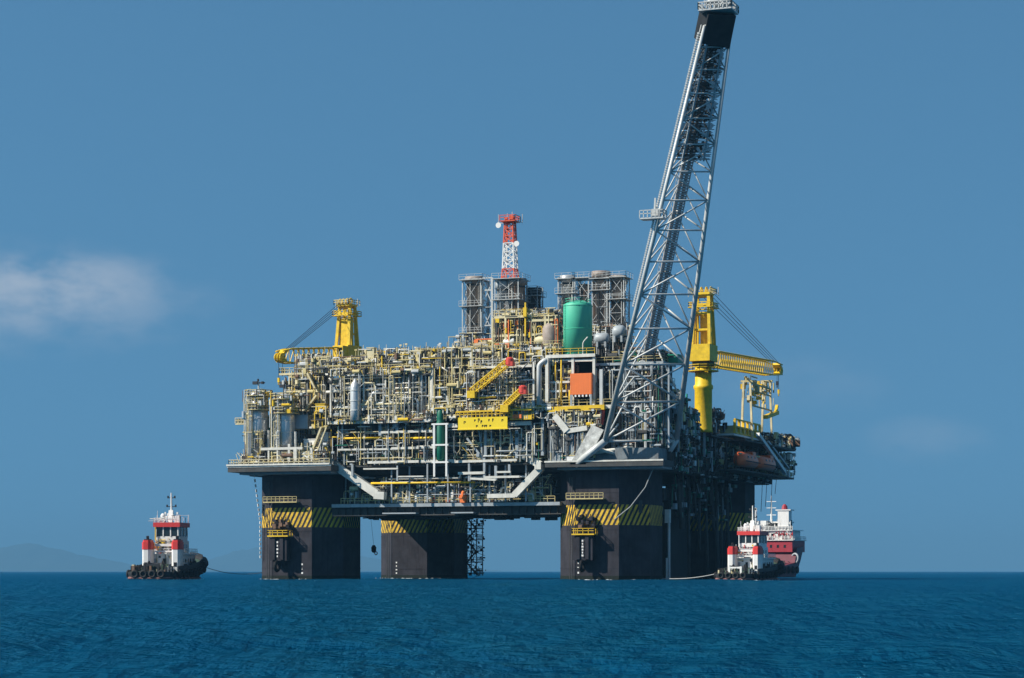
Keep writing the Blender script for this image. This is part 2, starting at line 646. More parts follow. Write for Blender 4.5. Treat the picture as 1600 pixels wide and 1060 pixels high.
# ------------------------------------------------------------------ far hills and the air
def build_hills():
    mat('hill_green', (0.035, 0.06, 0.055), 0.9, var=0.3, scale=0.002)
    spec = (('hill', [(-260, 868), (-120, 858), (-40, 864), (20, 852), (45, 848), (80, 855), (120, 866), (175, 876), (215, 884), (250, 892)], 23000.0,
             'hazy blue headland beyond the tugboat standing clear of the platform'),
            ('hill', [(300, 892), (330, 874), (365, 862), (400, 856), (440, 850), (500, 856), (560, 868), (620, 878), (700, 884), (760, 890), (800, 892)], 25000.0,
             'hazy blue coastal hill rising behind the platform column'))
    for (nm, pts, depth, lab) in spec:
        rnd = random.Random(len(pts))
        mb = MB()
        fine = []
        for (a, b) in zip(pts, pts[1:]):
            for k in range(5):
                u = k / 5
                fine.append((a[0] + (b[0] - a[0]) * u, a[1] + (b[1] - a[1]) * u + rnd.uniform(-1.1, 1.1)))
        fine.append(pts[-1])
        rows = []
        for off, hf in ((-1500, 0.0), (-900, 0.45), (-380, 0.8), (0, 1.0), (460, 0.72), (900, 0.35), (1500, 0.0)):
            row = []
            for (px, py) in fine:
                p = away(px, min(py, HORIZON), depth)
                q = p + FWD * (off + rnd.uniform(-60, 60))
                row.append((q.x, q.y, max(0.0, p.z - 1.6) * hf * rnd.uniform(0.92, 1.05) if hf < 1 else max(0.0, p.z - 1.6)) if hf > 0 else (q.x, q.y, -8.0))
            rows.append(row)
        n = len(fine)
        for row in rows:
            mb.v += row
        for r in range(len(rows) - 1):
            for i in range(n - 1):
                mb.face((r * n + i, r * n + i + 1, (r + 1) * n + i + 1, (r + 1) * n + i))
        o = mb.build(nm, 'hill_green', smooth=True)
        tag(o, lab, 'hill', 'far hills', kind='structure')


build_hills()


def build_haze():
    mb = MB()
    c = CAM
    mb.box(c.x - 30500, c.x + 30500, c.y - 30500, c.y + 30500, -16.0, 390.0)
    me = bpy.data.meshes.new('haze')
    me.from_pydata(mb.v, [], mb.f)
    m = bpy.data.materials.new('haze_air')
    m.use_nodes = True
    t = m.node_tree
    t.nodes.clear()
    out = node(t, 'ShaderNodeOutputMaterial')
    v = node(t, 'ShaderNodeVolumePrincipled')
    v.inputs['Color'].default_value = HAZE_COL
    v.inputs['Density'].default_value = HAZE_DENSITY
    v.inputs['Anisotropy'].default_value = 0.0
    t.links.new(v.outputs[0], out.inputs['Volume'])
    me.materials.append(m)
    o = bpy.data.objects.new('haze', me)
    COL.objects.link(o)
    tag(o, 'thin blue sea haze filling the air', 'haze', kind='stuff')


HAZE_COL = (0.165, 0.40, 0.63, 1)
HAZE_DENSITY = 0.000088
build_haze()
# ------------------------------------------------------------------ platform hull
Y_FRONT = -44.0


def fx(px, Y=Y_FRONT):
    return at(px, 800, Y=Y).x


def fz(px, py, Y=Y_FRONT):
    return at(px, py, Y=Y).z


COL_W, COL_C = 18.0, 4.7
DECK_Z = 20.9


def octagon(cx, cy, w, c):
    h = w / 2
    return [(cx - h + c, cy - h), (cx + h - c, cy - h), (cx + h, cy - h + c), (cx + h, cy + h - c),
            (cx + h - c, cy + h), (cx - h + c, cy + h), (cx - h, cy + h - c), (cx - h, cy - h + c)]


def clip_s(poly, lo, hi):
    for sign, lim in ((1, lo), (-1, hi)):
        out = []
        for i in range(len(poly)):
            a, b = poly[i], poly[(i + 1) % len(poly)]
            ia, ib = (a[0] - lim) * sign >= 0, (b[0] - lim) * sign >= 0
            if ia:
                out.append(a)
            if ia != ib:
                t = (lim - a[0]) / (b[0] - a[0])
                out.append((lim, a[1] + (b[1] - a[1]) * t))
        poly = out
        if len(poly) < 3:
            return []
    return poly


hull = thing('floating_oil_platform', 'four legged floating oil platform hull with black and yellow striped columns', 'oil platform', (0, 0, 0))


def hull_column(cx, cy, fair, marks):
    mb = MB()
    mb.prism(octagon(cx, cy, COL_W, COL_C), -7.0, DECK_Z - 0.02)
    col = mb.build('hull_column', 'hull_paint', hull)
    BASE[col.name] = Vector((0, 0, 0))
    pts = octagon(cx, cy, COL_W, COL_C)
    z0, z1 = 10.4, 14.3
    band = MB()
    for i in (7, 0, 1, 2):
        a, b = Vector((*pts[i], 0)), Vector((*pts[(i + 1) % 8], 0))
        d = (b - a)
        L = d.length
        d.normalize()
        nrm = Vector((d.y, -d.x, 0))
        flip = -1 if i == 2 else 1
        s = -2.4
        while s < L + 2.4:
            lean = 2.0 * flip
            poly = [(s, z0), (s + 0.52, z0), (s + 0.52 + lean, z1), (s + lean, z1)]
            poly = clip_s(poly, 0.02, L - 0.02)
            if len(poly) >= 3:
                bb = len(band.v)
                for (u, z) in poly:
                    band.v.append(tuple(a + d * u + nrm * 0.012 + Vector((0, 0, z))))
                band.face(tuple(range(bb, bb + len(poly))))
            s += 1.02
    band.build('hazard_stripe_marking', 'stripe_yellow', col)
    wb = MB()
    wb.prism(octagon(cx, cy, COL_W + .05, COL_C + .01), -3.0, .75)
    wb.build('wet_waterline_band', 'growth', col)
    # horizontal weld rubbing strips
    st = MB()
    for z in (2.2, 9.6, 16.6):
        for i in range(8):
            a, b = Vector((*pts[i], z)), Vector((*pts[(i + 1) % 8], z))
            st.bar(a, b, 0.10, 0.16)
    st.build('rubbing_strip', 'hull_paint', col, kind='stuff')
    yf = cy - COL_W / 2
    if fair:
        f = MB()
        f.box(cx - 4.3, cx - 0.4, yf - 1.75, yf + 0.2, 3.7, 8.3)
        f.box(cx - 3.6, cx - 2.9, yf - 2.0, yf - 1.75, 3.9, 8.1)
        f.box(cx - 1.8, cx - 1.1, yf - 2.0, yf - 1.75, 3.9, 8.1)
        f.build('fairlead_housing', 'hull_paint', col)
        w = MB()
        w.torus((cx - 2.3, yf - 2.2, 2.6), 0.9, 0.35, (1, 0, 0), 14, 6)
        w.build('fairlead_wheel', 'hull_black', col, smooth=True)
        p = MB()
        p.box(cx - 4.4, cx + 0.1, yf - 2.3, yf, 8.5, 8.75)
        rail(p, [(cx - 4.35, yf, 8.75), (cx - 4.35, yf - 2.25, 8.75), (cx + 0.05, yf - 2.25, 8.75), (cx + 0.05, yf, 8.75)], 1.0, 1.1, 0.05)
        p.build('fairlead_walkway', 'yellow', col)
        c = MB()
        rnd = random.Random(int(cx * 7 + cy))
        for k in range(16):
            x, z = cx - 2.2 + rnd.uniform(-2.0, 2.2), rnd.uniform(9.9, 12.0)
            c.mat(rnd.choice(['hull_black', 'rust', 'hull_paint']))
            c.box(x - rnd.uniform(.15, .5), x + rnd.uniform(.15, .5), yf - rnd.uniform(.5, 1.3), yf, z - .25, z + rnd.uniform(.1, .5))
        c.mat('hull_black')
        for k in range(3):
            c.tube((cx - 3 + k * 0.9, yf - 0.5, 9.0), (cx - 3 + k * 0.9, yf - 0.4, 12.5), 0.09)
        c.build('chain_stopper', None, col, kind='stuff')
    for (mx, my0, my1, n, out) in marks:
        for k in range(n):
            z = my0 + (my1 - my0) * k / max(1, n - 1)
            mk = MB()
            w_ = .11 + .08 * ((k * 7 + int(mx * 3)) % 3) / 2
            mk.box(mx - w_, mx + w_, yf - out - 0.02, yf - out + 0.01, z - .17, z + .17)
            mk.build('draught_mark', 'white_paint', col)
    # walkway high on the column
    w = MB()
    zz = 15.5
    w.box(cx - 5.8, cx + 1.6, yf - 1.4, yf, zz - .2, zz)
    rail(w, [(cx - 5.8, yf - 1.35, zz), (cx + 1.6, yf - 1.35, zz)], 1.0, 0.9, 0.045)
    w.build('column_walkway', 'scaffold' if fair else 'shade_steel', col)
    # climbing ladder with vertical pipes
    l = MB()
    for k, xx in enumerate((cx - 5.4, cx - 4.9)):
        l.tube((xx, yf - .35, -1), (xx, yf - .35, 19.5), 0.08)
    for k in range(40):
        l.bar((cx - 5.4, yf - .35, k * .5), (cx - 4.9, yf - .35, k * .5), .05)
    l.build('column_ladder', 'shade_steel', col)
    return col


hull_column(-31.9, -33, True, [(-34.2, 4.6, 7.4, 5, 2.0), (-29.7, 0.4, 3.0, 4, 0.0)])
hull_column(32.1, -33, True, [(29.8, 4.6, 7.4, 6, 2.0), (28.3, 0.4, 3.2, 4, 0.0)])
hull_column(34.0, 33, False, [])
colB = hull_column(-34.0, 33, False, [(-37.2, 0.4, 3.6, 5, 0.0)])

# stair tower hanging on the far column
st = MB()
sx, sy = -25.2, 38.5
for k in range(5):
    z = 1.0 + k * 2.6
    st.box(sx, sx + 3.2 - 0.3 * (k % 2), sy - 2.6, sy + 1.6, z, z + .16)
    rail(st, [(sx + .1, sy - 2.5, z + .16), (sx + 2.9, sy - 2.5, z + .16), (sx + 2.9, sy + 1.5, z + .16)], 1.1, .8, .05)
    a, b = (sx + .4, sy - 2.2, z), (sx + 2.7, sy - 2.2, z + 2.6)
    st.bar(a if k % 2 else (b[0], b[1], a[2]), b if k % 2 else (a[0], a[1], b[2]), .6, .2)
for dx in (0.1, 2.9):
    for dy in (-2.5, 1.5):
        st.tube((sx + dx, sy + dy, .6), (sx + dx, sy + dy, 13.5), .12)
st.mat('hull_black')
rs = random.Random(9)
for k in range(90):
    x, y, z = sx + rs.uniform(0, 3.6), sy + rs.uniform(-2.6, 1.6), rs.uniform(.4, 13.5)
    if rs.random() < .5:
        st.box(x - .15, x + rs.uniform(.1, .35), y, y + .4, z, z + rs.uniform(.15, .7))
    else:
        st.bar((x, y, z), (sx + rs.uniform(-.2, 3.8), y, z + rs.uniform(-1, 2)), rs.uniform(.08, .16))
st.build('column_stair', 'hull_black', colB, kind='stuff')

# lower deck slab between the columns, with stiffened edge
XL, XR = -24.0, 24.0
ld = MB()
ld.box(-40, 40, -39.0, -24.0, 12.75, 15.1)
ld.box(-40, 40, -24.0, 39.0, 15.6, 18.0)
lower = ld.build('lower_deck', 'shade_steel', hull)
BASE[lower.name] = Vector((0, 0, 0))
ed = MB()
ed.box(XL, XR, -40.4, -39.0, 14.3, 14.95)
ed.build('deck_edge', 'steel_grey', lower)
ed = MB()
for k in range(30):
    x = XL + 0.8 + k * 1.6
    ed.box(x - .06, x + .06, -39.5, -39.0, 12.8, 14.3)
ed.box(XL, XR, -39.6, -39.0, 12.6, 12.8)
ed.build('edge_stiffener_rib', 'shade_steel', lower)
ed = MB()
for (a, b) in ((598, 650), (705, 740)):
    ed = MB()
    ed.box(fx(a, -41), fx(b, -41), -41.2, -39.6, 12.9, 13.15)
    ed.build('hanging_walkway', 'steel_grey', lower)
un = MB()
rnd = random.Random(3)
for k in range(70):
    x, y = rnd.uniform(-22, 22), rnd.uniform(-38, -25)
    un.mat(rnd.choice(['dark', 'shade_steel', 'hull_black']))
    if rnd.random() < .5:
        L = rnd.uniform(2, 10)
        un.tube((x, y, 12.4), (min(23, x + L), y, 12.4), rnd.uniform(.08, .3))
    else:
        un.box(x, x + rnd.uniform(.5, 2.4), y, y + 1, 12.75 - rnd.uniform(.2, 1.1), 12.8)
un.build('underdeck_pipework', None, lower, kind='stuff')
# side view of the lower deck
sd = MB()
for k in range(26):
    y = -22 + k * 1.8
    sd.box(40, 40.45, y - .07, y + .07, 15.7, 17.9)
sd.build('side_stiffener_rib', 'shade_steel', lower)

# main deck box on the column heads
md = MB()
md.box(-43.6, 44.5, -37.5, 44.5, DECK_Z, 22.5)
main_deck = md.build('main_deck', 'shade_steel', hull)
BASE[main_deck.name] = Vector((0, 0, 0))
for (x0, x1, y0, y1, nm) in ((-44.2, -21.6, -46.0, -37.5, 'corner_deck'), (22.6, 46.0, -45.0, -37.5, 'corner_deck')):
    c = MB()
    c.mat('shade_steel').box(x0, x1, y0, y1, DECK_Z + .5, 22.52)
    c.mat('steel_blue_grey').box(x0 + 2.2, x1 - .4, y0 + .8, y1, DECK_Z + .003, DECK_Z + .5)
    c.mat('steel_white').box(x0 - .1, x1 + .05, y0 - .1, y0, 22.3, 22.6)
    c.build(nm, None, main_deck)
# shoulder walls at the flare corner
w = MB()
w.box(22.7, 44.6, -43.4, -37.4, 22.55, 24.9)
w.build('corner_bulkhead', 'steel_blue_grey', main_deck)
w = MB()
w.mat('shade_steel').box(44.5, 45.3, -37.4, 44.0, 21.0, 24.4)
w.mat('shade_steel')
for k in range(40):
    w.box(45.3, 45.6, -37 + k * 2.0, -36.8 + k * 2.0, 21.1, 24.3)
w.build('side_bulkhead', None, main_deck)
w = MB()
for px0, py0, px1, py1, th in ((868, 650, 887, 674, 1.25), (886, 674, 918, 669, .9)):
    w.bar(at(px0, py0, Y=-44.6), at(px1, py1, Y=-44.6), th)
w.build('corner_brace', 'steel_white', main_deck)
w = MB()
p = [at(855, 646, Y=-43.9), at(880, 700, Y=-43.9), at(860, 727, Y=-43.9), at(935, 660, Y=-43.9), at(905, 724, Y=-43.9)]
w.box(fx(858, -43.6), fx(927, -43.6), -43.9, -43.45, 22.6, fz(890, 655, -43.6))
w.build('gusset_plate', 'steel_blue_grey', main_deck)
w = MB()
for (poly, y_, mt) in (([(925, 664), (943, 672), (915, 726), (890, 726)], -45.0, 'dirty_white'), ([(858, 726), (893, 677), (922, 677), (889, 726)], -44.5, 'steel_grey')):
    w = MB()
    b = [at(*q, Y=y_) for q in poly]
    for dy in (0, .45):
        w.v += [(q.x, q.y + dy, q.z) for q in b]
    w.face((3, 2, 1, 0)); w.face((4, 5, 6, 7))
    for i in range(4):
        w.face((i, (i + 1) % 4, 4 + (i + 1) % 4, 4 + i))
    w.build('gusset_plate', mt, main_deck)


def hull_brace(pts, th, Y):
    for (a, b) in zip(pts, pts[1:]):
        m = MB()
        m.bar(at(*a, Y=Y), at(*b, Y=Y), th)
        m.build('diagonal_brace', 'steel_white', hull)


hull_brace([(515, 721), (590, 772)], 1.6, -41.5)
hull_brace([(586, 774), (602, 775)], 1.5, -41.6)
hull_brace([(818, 711), (846, 727)], 1.5, -41.5)
hull_brace([(846, 731), (805, 774)], 1.3, -41.5)
hull_brace([(806, 774.5), (762, 775.5)], .8, -41.6)
m = MB()
m.box(fx(838, -41.5), fx(848, -41.5), -42.6, -40.6, fz(843, 734, -41.5), fz(843, 722, -41.5))
m.build('brace_node', 'steel_white', hull)

# white down pipe on the corner column
m = MB()
p0, p1 = at(1030, 816, Y=-29.0), at(1031, 898, Y=-29.0)
p0.x = p1.x = 42.5
m.tube(p0, (p0.x, p0.y, -1), .28, 8)
m.box(p0.x - .5, p0.x + .5, p0.y - 1.2, p0.y - .4, p0.z - .2, p0.z + 2.4)
m.tube((42.5, -30.6, -1), (42.5, -30.6, 4.2), .2, 8)
m.build('caisson_pipe', 'galvanised', hull)
m = MB(); m.box(37.5, 41.0, -23.8, -16, -4, 15.6); m.box(36.5, 40.0, -16, -7, -4, 15.6); m.build('dark_gap_filler', 'hull_black', hull)  # dark filler boxes added to close the strip of sky between columns
# caissons and risers along the shaded flank
rnd = random.Random(11)
for k, y in enumerate((-20, -17.5, -12, -8.5, -4, 1, 5.5, 9, 14, 18)):
    m = MB()
    z0 = rnd.choice([-1, -1, 6, 10, 12])
    m.tube((41.6 + rnd.uniform(0, 1), y, z0), (41.6, y, 21), rnd.uniform(.2, .45), 8)
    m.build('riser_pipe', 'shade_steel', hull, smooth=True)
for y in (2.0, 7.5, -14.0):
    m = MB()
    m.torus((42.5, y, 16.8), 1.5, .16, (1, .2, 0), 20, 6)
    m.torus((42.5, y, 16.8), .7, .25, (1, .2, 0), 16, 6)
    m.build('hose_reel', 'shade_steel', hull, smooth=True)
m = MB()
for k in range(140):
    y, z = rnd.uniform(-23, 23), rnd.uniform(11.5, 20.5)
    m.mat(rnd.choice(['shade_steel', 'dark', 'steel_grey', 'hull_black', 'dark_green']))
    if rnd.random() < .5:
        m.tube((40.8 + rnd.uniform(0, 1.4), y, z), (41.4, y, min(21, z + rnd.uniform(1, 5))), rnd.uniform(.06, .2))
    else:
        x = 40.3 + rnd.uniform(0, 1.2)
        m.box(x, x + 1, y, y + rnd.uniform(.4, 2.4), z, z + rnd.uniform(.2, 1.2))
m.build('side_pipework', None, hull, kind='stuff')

# ------------------------------------------------------------------ steel modules
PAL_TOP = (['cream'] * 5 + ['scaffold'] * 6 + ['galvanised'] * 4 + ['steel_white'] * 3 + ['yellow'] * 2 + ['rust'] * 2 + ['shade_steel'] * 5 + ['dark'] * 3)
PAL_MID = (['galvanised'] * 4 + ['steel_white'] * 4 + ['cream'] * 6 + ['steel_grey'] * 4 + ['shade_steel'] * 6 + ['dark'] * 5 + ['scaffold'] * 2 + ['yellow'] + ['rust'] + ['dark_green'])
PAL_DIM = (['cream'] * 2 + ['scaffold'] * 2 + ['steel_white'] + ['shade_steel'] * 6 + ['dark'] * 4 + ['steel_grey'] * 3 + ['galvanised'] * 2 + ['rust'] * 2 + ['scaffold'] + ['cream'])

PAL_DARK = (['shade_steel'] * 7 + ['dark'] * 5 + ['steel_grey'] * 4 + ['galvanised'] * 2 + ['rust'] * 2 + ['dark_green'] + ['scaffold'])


def clutter(mb, x0, x1, y0, y1, z0, z1, n, pal, rnd, size=1.0):
    """valves, short pipes, cabinets, ladders, scaffold poles standing on one level"""
    H = z1 - z0
    for i in range(n):
        mb.mat(rnd.choice(pal))
        x, y = rnd.uniform(x0, x1), y0 + (y1 - y0) * rnd.random() ** 1.4
        k = rnd.random()
        s = size
        if k < .22:      # standing pipe
            h = rnd.uniform(.25, 1.0) * H
            zb = z0 + rnd.random() * (H - h)
            mb.tube((x, y, zb), (x, y, zb + h), rnd.uniform(.05, .16) * s, 5)
        elif k < .42:    # run along x
            L = min(x1 - x, rnd.uniform(.8, 5) * s)
            z = rnd.uniform(z0 + .1, z1)
            mb.tube((x, y, z), (x + L, y, z), rnd.uniform(.05, .16) * s, 5)
        elif k < .50:    # run along y
            z = rnd.uniform(z0 + .1, z1)
            mb.tube((x, y, z), (x, y + rnd.uniform(.8, 3), z), rnd.uniform(.06, .2) * s, 5)
        elif k < .62:    # cabinet or motor
            a, b, c = rnd.uniform(.2, .9) * s, rnd.uniform(.2, .8) * s, rnd.uniform(.25, 1.2) * s
            zb = z0 if rnd.random() < .5 else rnd.uniform(z0, max(z0, z1 - c))
            mb.box(x - a / 2, x + a / 2, y, y + b, zb, zb + min(c, H))
        elif k < .72:    # small drum
            r = rnd.uniform(.15, .5) * s
            zb = rnd.uniform(z0, max(z0, z1 - 1))
            if rnd.random() < .5:
                mb.tube((x, y, zb), (x, y, zb + rnd.uniform(.4, 1.4)), r, 8)
            else:
                mb.tube((x, y, zb + r), (min(x1, x + rnd.uniform(.6, 2.2)), y, zb + r), r, 8)
        elif k < .80:    # diagonal brace
            L, h = rnd.uniform(-2.5, 2.5), rnd.uniform(.8, min(3.2, max(1, H)))
            zb = rnd.uniform(z0, max(z0, z1 - h))
            mb.bar((x, y, zb), (min(x1, max(x0, x + L)), y, zb + h), .10 * s)
        elif k < .90:    # elbowed pipe
            h, L = rnd.uniform(.4, .9) * H, rnd.uniform(.6, 2.4)
            r = rnd.uniform(.06, .15) * s
            mb.path(elbowed([(x, y, z0), (x, y, z0 + h), (min(x1, x + L), y, z0 + h), (min(x1, x + L), y, z0 + h * rnd.uniform(.2, .7))], r, r * 3, 2), r, 5)
        else:            # ladder or tray
            h = min(H, rnd.uniform(1.5, 4))
            zb = z0 + rnd.random() * (H - h)
            mb.bar((x, y, zb), (x, y, zb + h), .07)
            mb.bar((x + .45, y, zb), (x + .45, y, zb + h), .07)
            for q in range(int(h / .5)):
                mb.bar((x, y, zb + .25 + q * .5), (x + .45, y, zb + .25 + q * .5), .05)


def lines(spec, name, parent, material, Y, shape='bar', smooth=False):
    for (x0, y0, x1, y1, th) in spec:
        m = MB()
        a, b = at(x0, y0, Y=Y), at(x1, y1, Y=Y)
        (m.bar(a, b, th) if shape == 'bar' else m.tube(a, b, th / 2, 10))
        m.build(name, material, parent, smooth=(shape != 'bar'))


def storey(t, x0, x1, y0, y1, z, edge='steel_white', th=.6, rails=True, rail_mat='scaffold', side=True):
    m = MB()
    m.box(x0, x1, y0, y1, z - .3, z)
    m.build('deck_plate', 'shade_steel', t)
    m = MB()
    m.bar((x0 - .1, y0 - .12, z - th / 2), (x1 + .1, y0 - .12, z - th / 2), .24, th)
    m.build('deck_beam', edge, t)
    if side:
        m = MB()
        m.bar((x1 + .12, y0, z - th / 2), (x1 + .12, y1, z - th / 2), .24, th)
        m.build('deck_beam', edge, t)
    if rails:
        m = MB()
        rail(m, [(x0, y0 - .1, z), (x1, y0 - .1, z)] + ([(x1, y1, z)] if side else []), 1.1, 1.6, .04)
        m.build('hand_rail', rail_mat, t, kind='stuff')


def posts(t, xs, y, z0, z1, w=.4, material='steel_white'):
    for x in xs:
        m = MB()
        m.bar((x, y, z0), (x, y, z1), w)
        m.build('post', material, t)


def pipe(t, pts, r, material='galvanised', name='pipe', n=10, bend=None):
    m = MB()
    m.path(elbowed(pts, r, bend or r * 3, 4), r, n)
    return m.build(name, material, t, smooth=True)


def vessel_v(t, x, y, z0, z1, r, material, name='vertical_vessel'):
    m = MB()
    h = r * .45
    m.lathe((x, y, 0), [(r * .3, z0), (r * .9, z0 + h * .5), (r, z0 + h), (r, z1 - h), (r * .9, z1 - h * .45), (r * .55, z1 - h * .1), (r * .12, z1)], 18)
    o = m.build(name, material, t, smooth=True)
    return o


def vessel_h(t, x0, x1, y, z, r, material, name='horizontal_vessel'):
    m = MB()
    m.lathe((0, y, z), [(r * .2, x0), (r * .8, x0 + r * .25), (r, x0 + r * .6), (r, x1 - r * .6), (r * .8, x1 - r * .25), (r * .2, x1)], 16, 'X')
    o = m.build(name, material, t, smooth=True)
    for xx in (x0 + (x1 - x0) * .25, x0 + (x1 - x0) * .75):
        s = MB()
        s.box(xx - .2, xx + .2, y - r * .8, y + r * .8, z - r * 1.5, z - r * .6)
        s.build('saddle', 'steel_grey', o)
    return o


rnd = random.Random(21)

# ---- dark infill boxes added to block light behind the open steelwork
core = thing('deck_core_infill', 'dark infill boxes blocking the light behind the open pipework of the platform', 'dark infill', (0, 0, 22.5))
m = MB(); m.box(-38, 27, -33.5, 40, 22.5, 39.8); m.build('dark_infill_wall', 'shade_steel', core)
m = MB(); m.box(27, 43, -33.5, -12, 22.5, 30.5); m.build('dark_infill_wall', 'shade_steel', core)
m = MB(); m.box(27, 43, -12, 40, 22.5, 29.0); m.build('dark_infill_wall', 'shade_steel', core)
m = MB(); m.box(-20.5, 23, -37.2, -33.5, 22.5, 30.2); m.build('dark_infill_wall', 'shade_steel', core)
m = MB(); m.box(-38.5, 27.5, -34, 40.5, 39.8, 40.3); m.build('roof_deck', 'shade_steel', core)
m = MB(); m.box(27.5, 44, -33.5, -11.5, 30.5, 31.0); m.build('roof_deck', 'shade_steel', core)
m = MB()
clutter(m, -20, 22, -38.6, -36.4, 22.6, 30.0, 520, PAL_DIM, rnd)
m.build('small_pipework', None, core, kind='stuff')

# ---- lower deck machinery level between the columns
low = thing('lower_deck_machinery', 'row of small machinery and pipes on the lowest deck between the striped columns', 'machinery', (0, -38, 15.1))
m = MB(); m.box(-23, 23, -33, -32.6, 15.1, 20.9); m.build('dark_infill_wall', 'shade_steel', low)  # dark backing added to close off this level
m = MB()
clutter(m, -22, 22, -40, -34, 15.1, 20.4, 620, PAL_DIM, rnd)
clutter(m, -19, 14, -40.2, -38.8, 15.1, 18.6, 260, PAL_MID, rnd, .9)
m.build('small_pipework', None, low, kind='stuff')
m = MB(); rail(m, [(-22, -40.3, 15.0), (23, -40.3, 15.0)], 1.1, 1.5, .05); m.build('hand_rail', 'scaffold', low, kind='stuff')
lines([(580, 755.5, 742, 754, .42)], 'yellow_pipe', low, 'yellow', -41.0, 'tube', True)
for (px, w, h, mt) in ((654, 1.6, 2.3, 'white_paint'), (667, 1.2, 1.6, 'galvanised'), (688, 1.0, 2.2, 'cream'), (708, 1.4, 2.4, 'white_paint'), (622, 1.5, 2.0, 'steel_grey'),
                       (636, 1.1, 1.4, 'galvanised'), (745, 1.2, 2.2, 'steel_grey'), (780, 1.6, 1.7, 'galvanised'), (830, 1.2, 2.2, 'cream'), (676, .9, 1.1, 'red'), (700, 1.1, .9, 'red')):
    x = fx(px, -40)
    m = MB(); m.box(x - w / 2, x + w / 2, -40.0, -39.2, 15.1, 15.1 + h * .8); m.box(x - w / 3, x + w / 3, -39.9, -39.3, 15.1 + h * .8, 15.1 + h)
    m.build('machine_cabinet', mt, low)
x = fx(723, -40.6)
m = MB(); m.box(x - .5, x + .5, -40.9, -39.8, 15.0, 16.6); m.box(x - .7, x + .7, -41.0, -39.7, 15.8, 16.2); m.lathe((x, -40.4, 16.6), [(.4, 0), (.4, .4), (.15, .7)], 10)
m.build('orange_pump', 'orange', low)
posts(low, [fx(p, -41) for p in (612, 640, 668, 700, 735, 765, 790, 822)], -41.0, 15.1, 22.4, .28, 'steel_grey')
# ---- two storeys of open steel in front, below the process modules
belt = thing('main_deck_gallery', 'open steel gallery of beams and yellow pipes running below the process modules', 'steel gallery', (0, -41, 22.5))
m = MB(); m.box(fx(512, -41), fx(850, -41), -42.0, -37.5, 22.2, 22.5); m.build('deck_plate', 'shade_steel', belt)
m = MB(); m.box(fx(512, -41), fx(850, -41), -41.4, -37.5, 26.3, 26.5); m.build('deck_plate', 'shade_steel', belt)
lines([(596, 676, 676, 673.5, .45), (528, 703, 622, 702, .35), (612, 701, 690, 699, .45), (575, 723, 712, 720, .5), (706, 722, 808, 719, .45),
       (568, 733, 622, 732.5, .3), (622, 745, 662, 744.5, .25), (690, 666, 716, 665, .8), (795, 662.5, 831, 661.5, .75), (716, 740, 758, 739, .5), (757, 746, 812, 745, .4),
       (776, 738, 798, 737.5, .35), (735, 748, 775, 750, .4), (512, 656.5, 690, 653.5, .7)], 'deck_beam', belt, 'steel_white', -42.6)
lines([(528, 685.5, 598, 684.5, .42), (598, 685.4, 672, 684.2, .3), (645, 685, 692, 684, .45), (514, 683, 530, 684, .3)], 'yellow_pipe', belt, 'yellow', -42.4, 'tube')
lines([(594.5, 657, 594.5, 681, .6), (621, 657, 621, 678, .55), (660, 657, 660, 674, .4), (575, 701, 575, 720, .3), (551, 726, 551, 744, .45), (733, 719, 733, 752, .35), (757, 716, 757, 750, .45),
       (775, 728, 775, 750, .5), (621, 728, 621, 752, .3), (668, 690, 668, 752, .3), (796, 726, 796, 738, .45), (603, 700, 603, 716, .3), (535, 660, 535, 703, .3),
       (759, 670, 759, 714, .55), (768, 670, 768, 716, .3), (808, 672, 808, 716, .55), (832, 668, 832, 722, .35), (848, 640, 848, 712, .55), (870, 634, 870, 700, .6)], 'post', belt, 'steel_grey', -42.5)
lines([(730, 685, 757, 720, .4), (748, 670, 755, 714, .3), (796, 668, 804, 712, .3), (830, 664, 838, 712, .35), (816, 706, 830, 678, .35), (612, 688, 625, 702, .35)], 'diagonal_brace', belt, 'steel_grey', -42.45)
m = MB()
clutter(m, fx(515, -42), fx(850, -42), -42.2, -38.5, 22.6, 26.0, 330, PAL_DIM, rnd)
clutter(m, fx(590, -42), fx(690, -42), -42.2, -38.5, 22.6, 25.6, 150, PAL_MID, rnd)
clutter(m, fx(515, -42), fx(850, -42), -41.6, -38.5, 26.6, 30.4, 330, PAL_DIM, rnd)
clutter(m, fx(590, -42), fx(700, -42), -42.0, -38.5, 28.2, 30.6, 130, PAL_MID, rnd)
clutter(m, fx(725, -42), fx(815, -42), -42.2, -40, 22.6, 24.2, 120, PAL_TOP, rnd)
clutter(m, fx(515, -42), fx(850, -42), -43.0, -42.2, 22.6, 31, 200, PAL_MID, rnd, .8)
m.build('small_pipework', None, belt, kind='stuff')
m = MB()
rail(m, [(fx(580, -42), -42.2, 22.6), (fx(812, -42), -42.2, 22.6)], 1.1, 1.2, .05)
rail(m, [(fx(528, -42), -42.2, 24.7), (fx(690, -42), -42.2, 24.7)], 1.1, 1.2, .04)
m.build('hand_rail', 'scaffold', belt, kind='stuff')
for (px0, px1, py, r, mt) in ((545, 600, 697, .5, 'steel_grey'), (620, 664, 692, .7, 'steel_blue_grey'), (720, 765, 700, .8, 'steel_blue_grey'), (765, 800, 702, .6, 'steel_grey'), (560, 610, 667, .7, 'steel_blue_grey'), (640, 680, 665, .6, 'shade_steel')):
    vessel_h(belt, fx(px0, -40), fx(px1, -40), -40.0, fz(px0, py, -40), r, mt)

